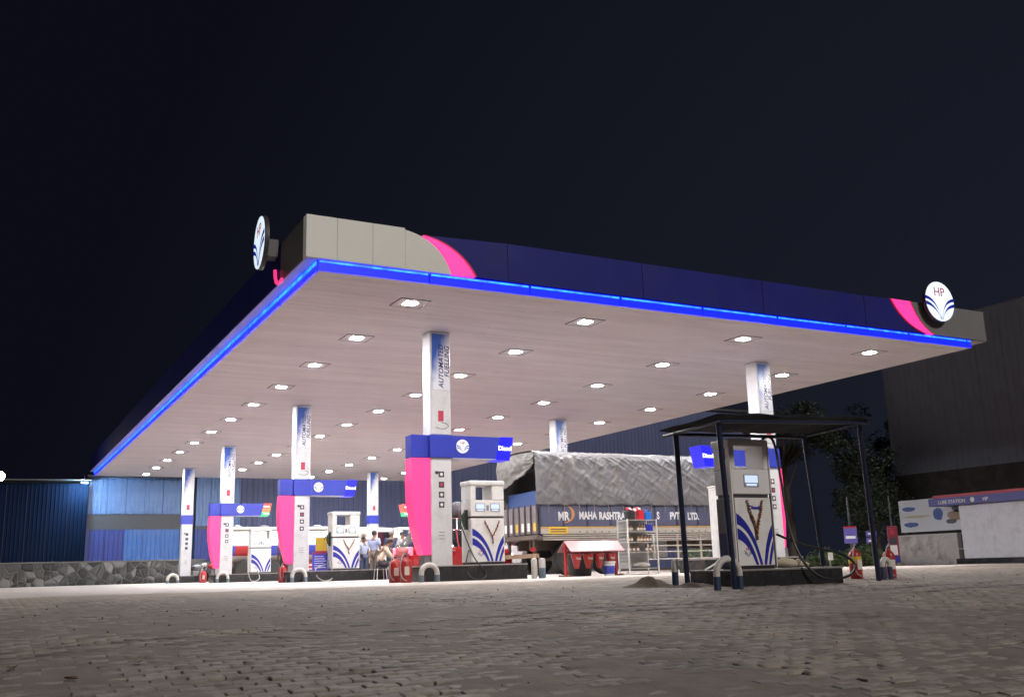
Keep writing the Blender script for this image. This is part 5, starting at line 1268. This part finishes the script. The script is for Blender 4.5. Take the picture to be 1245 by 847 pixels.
# ------------------------------------------------------------------ people
def skin_mesh(verts, edges, radii, root=0, sub=1):
    me = bpy.data.meshes.new('sk'); me.from_pydata(verts, edges, []); o = bpy.data.objects.new('sk', me); COL.objects.link(o)
    md = o.modifiers.new('s', 'SKIN'); md.use_smooth_shade = True
    sv = me.skin_vertices[0].data
    for i, r in enumerate(radii): sv[i].radius = r if isinstance(r, tuple) else (r, r)
    sv[root].use_root = True
    su = o.modifiers.new('u', 'SUBSURF'); su.levels = sub; su.render_levels = sub
    dg = bpy.context.evaluated_depsgraph_get(); out = bpy.data.meshes.new_from_object(o.evaluated_get(dg))
    bpy.data.objects.remove(o); bpy.data.meshes.remove(me); out.polygons.foreach_set('use_smooth', [True]*len(out.polygons))
    return out
def person(x, y, rz, label, shirt, trousers, pose='stand', scale=1., cap=None, arms=None, long_sleeve=False, z=0., hairc=None):
    """local: faces -Y, left of the body is +X"""
    t = thing('person', label, 'person', (x, y, z), rz, 'people on the forecourt'); t.scale = (scale,)*3
    V3 = Vector
    J = {}
    if pose == 'sit':
        J = dict(pel=(0, .0, .50), sp=(0, .02, .68), ch=(0, -.10, .90), nk=(0, -.22, 1.03), hd=(0, -.30, 1.13), tp=(0, -.33, 1.24), hl=(.09, -.02, .48), kl=(.13, -.44, .50), al=(.12, -.42, .08), fl=(.13, -.60, .03), hr=(-.09, -.02, .48), kr=(-.13, -.44, .50), ar=(-.12, -.40, .08), fr=(-.13, -.58, .03),
                 sl=(.18, -.14, .97), el=(.22, -.30, .75), wl_=(.10, -.46, .62), sr_=(-.18, -.14, .97), er=(-.22, -.30, .75), wr=(-.10, -.46, .64))
    else:
        J = dict(pel=(0, 0, .94), sp=(0, .0, 1.12), ch=(0, -.01, 1.33), nk=(0, -.01, 1.47), hd=(0, -.03, 1.57), tp=(0, -.02, 1.67), hl=(.09, 0, .90), kl=(.11, -.03, .50), al=(.12, .01, .09), fl=(.14, -.16, .03), hr=(-.09, 0, .90), kr=(-.11, -.01, .50), ar=(-.12, .03, .09), fr=(-.14, -.14, .03),
                 sl=(.19, 0, 1.39), el=(.26, .02, 1.12), wl_=(.27, -.08, .88), sr_=(-.19, 0, 1.39), er=(-.26, .02, 1.12), wr=(-.27, -.08, .88))
    J.update(arms or {})
    vs = []; es = []; rs = []
    def pt(p, r): vs.append(tuple(p)); rs.append(r); return len(vs)-1
    def chain(start, items):
        a = start
        for p, r in items:
            b = pt(p, r); es.append((a, b)); a = b
        return a
    pel = pt(J['pel'], (.145, .105)); sp = chain(pel, [(J['sp'], (.13, .095))]); ch_ = chain(sp, [(J['ch'], (.155, .11))])
    nk = chain(ch_, [(J['nk'], .055)]); hdv, tpv = V3(J['hd']), V3(J['tp'])
    jaw = chain(nk, [(tuple(hdv-(tpv-hdv)*.25), (.062, .07)), (J['hd'], (.075, .092)), (tuple(hdv+(tpv-hdv)*.55), (.074, .09)), (J['tp'], (.045, .055))])
    for s in 'lr':
        k = chain(pel, [(J['h'+s], .092), (J['k'+s], .062), (tuple(V3(J['k'+s])*.55+V3(J['a'+s])*.45), .056), (J['a'+s], .04)]); chain(k, [(J['f'+s], (.04, .032))])
        S_, E_, W_ = (J['sl'], J['el'], J['wl_']) if s == 'l' else (J['sr_'], J['er'], J['wr'])
        w = chain(ch_, [(S_, .062), (E_, .043), (W_, .027)])
        d = (V3(W_)-V3(E_)).normalized(); sidev = d.cross(V3((0, 1, 0))); sidev = sidev.normalized() if sidev.length > .1 else V3((1, 0, 0)); nrm = d.cross(sidev)
        pa = chain(w, [(tuple(V3(W_)+d*.055), (.034, .02))])
        for q in range(4):
            o_ = sidev*(.027-.018*q); Lf = (.055, .07, .066, .05)[q]; b0 = V3(W_)+d*.085+o_
            chain(pa, [(tuple(b0), .0095), (tuple(b0+d*Lf*.6+nrm*.012), .009), (tuple(b0+d*Lf*.95+nrm*.035), .0075)])
        th = V3(W_)+d*.03+sidev*.036; chain(w, [(tuple(th), .011), (tuple(th+d*.04+sidev*.014), .0095)])
    b = link('body', skin_mesh(vs, es, rs), t); b.data.materials.clear(); b.data.materials.append(skinm)
    # clothes: separate skinned shells a little larger than the body
    def shell(name, chains, m, rootp):
        vs2 = []; es2 = []; rs2 = []
        for c in chains:
            prev = None
            for p, r in c:
                key = tuple(round(q, 4) for q in p)
                if key in [tuple(round(q, 4) for q in v) for v in vs2]: i = [tuple(round(q, 4) for q in v) for v in vs2].index(key)
                else: vs2.append(tuple(p)); rs2.append(r); i = len(vs2)-1
                if prev is not None: es2.append((prev, i))
                prev = i
        o = link(name, skin_mesh(vs2, es2, rs2, 0), t); o.data.materials.clear(); o.data.materials.append(m); return o
    low = tuple(V3(J['pel'])*.75+V3(J['sp'])*.25-V3((0, 0, .06 if pose != 'sit' else .02)))
    ac = []
    for S_, E_, W_ in ((J['sl'], J['el'], J['wl_']), (J['sr_'], J['er'], J['wr'])):
        e = tuple(V3(S_)*.25+V3(E_)*.75) if not long_sleeve else tuple(V3(E_)*.2+V3(W_)*.8)
        c = [(J['ch'], (.175, .13)), (S_, .078)]+([(E_, .06)] if long_sleeve else [])+[(e, .06 if not long_sleeve else .042)]; ac.append(c)
    shell('shirt', [[(J['ch'], (.175, .13)), (J['sp'], (.158, .122)), (low, (.172, .13))], [(J['ch'], (.175, .13)), (tuple(V3(J['ch'])*.3+V3(J['nk'])*.7), .075)]]+ac, shirt, J['ch'])
    lc = []
    for s in 'lr':
        k_, a_2 = V3(J['k'+s]), V3(J['a'+s]); lc.append([(J['pel'], (.155, .118)), (J['h'+s], .108), (J['k'+s], .08), (tuple(k_*.08+a_2*.92), .062)])
    shell('trousers', lc, trousers, J['pel'])
    for s in 'lr':
        a_2, f_ = V3(J['a'+s]), V3(J['f'+s]); m = MB(); c = (a_2+f_)/2; m.ball((c.x, c.y, .045), (.05, .145, .05), 12, 8); m.v = [(q[0], q[1], max(.0, q[2])) for q in m.v]; m.build('shoe', black, t, smooth=True)
    # face and hair
    axis = (tpv-hdv).normalized(); fwd = V3((0, -1, 0))-axis*axis.dot(V3((0, -1, 0))); fwd.normalize(); sd = axis.cross(fwd)
    def at_(a, f_, s): return hdv+axis*a+fwd*f_+sd*s
    m = MB(); n0 = at_(.005, .088, 0); m.ball(tuple(n0), (.014, .018, .022), 8, 6); m.build('nose', skinm, b, smooth=True)
    for s in (-1, 1):
        m = MB(); m.ball(tuple(at_(.03, .078, s*.032)), (.011, .009, .007), 8, 6); m.build('eye', white, b, smooth=True)
        m = MB(); m.ball(tuple(at_(.005, -.005, s*.083)), (.012, .02, .03), 8, 6); m.build('ear', skinm, b, smooth=True)
    m = MB(); m.ball(tuple(at_(-.045, .078, 0)), (.026, .012, .006), 8, 6); m.build('mouth', mat('lip', (.16, .06, .05), .5), b, smooth=True)
    hc = at_(.065, -.018, 0); m = MB(); m.ball((0, 0, 0), (.092, .104, .085), 16, 10)
    keep = [q for q in m.v]; m.v = [(q[0]+hc.x, q[1]+hc.y, max(q[2], -.03 if q[1] < -.02 else -.075)+hc.z) for q in m.v]
    m.build('cap' if cap else 'hair', cap or hairc or hairm, t, smooth=True)
    return t
pale = flat('shirt_pale_blue', (.33, .40, .60)); pale2 = flat('shirt_sky', (.40, .46, .62)); cream = flat('shirt_cream', (.62, .54, .42)); nav = flat('uniform_navy', (.035, .04, .10)); dk = flat('trousers_dark', (.02, .02, .028)); jean = flat('jeans', (.05, .065, .12)); greyc = flat('shirt_grey', (.42, .41, .42)); khaki = flat('trousers_brown', (.14, .11, .09))
person(9.46, 34.7, 2.6, 'person in a pale blue shirt and dark trousers half hidden by the second pink fin', pale, dk)
person(12.42, 34.9, 2.9, 'tall person in pale clothes and a cream cap beside the second left pump', pale2, dk, cap=cream, arms=dict(wr=(-.30, -.30, 1.25), er=(-.27, -.10, 1.13)), long_sleeve=True)
person(12.50, 34.05, 2.2, 'bare-headed person in a sky blue shirt with back turned', pale, khaki)
person(11.42, 32.15, .4, 'shorter person in a pale shirt and blue jeans right of the second left pump', pale2, jean, scale=.84)
person(11.30, 30.20, 1.35, 'person in a cream shirt hunched on a stool before the second left island', cream, dk, 'sit', long_sleeve=True)
person(13.10, 33.9, -.1, 'person in a dark navy uniform and cap facing the camera', nav, dk, cap=flat('cap_grey', (.3, .31, .34)), arms=dict(wl_=(.10, -.22, 1.08), wr=(-.12, -.22, 1.05)))
person(12.72, 31.9, .5, 'person in pale grey clothes standing behind the extinguishers', greyc, flat('trousers_grey', (.2, .2, .24)), scale=.92, arms=dict(wl_=(.16, -.25, 1.0)))
t = thing('stool', 'low stool under the person in the cream shirt', 'stool', (11.30, 30.20, 0)); MB().box(-.18, .18, -.16, .16, .36, .40).build('seat', darkgrey, t, bevel=.01)
for sx in (-1, 1):
    for sy in (-1, 1): MB().tube([(sx*.14, sy*.12, .36), (sx*.17, sy*.15, 0)], .014, 8).build('leg', white, t)
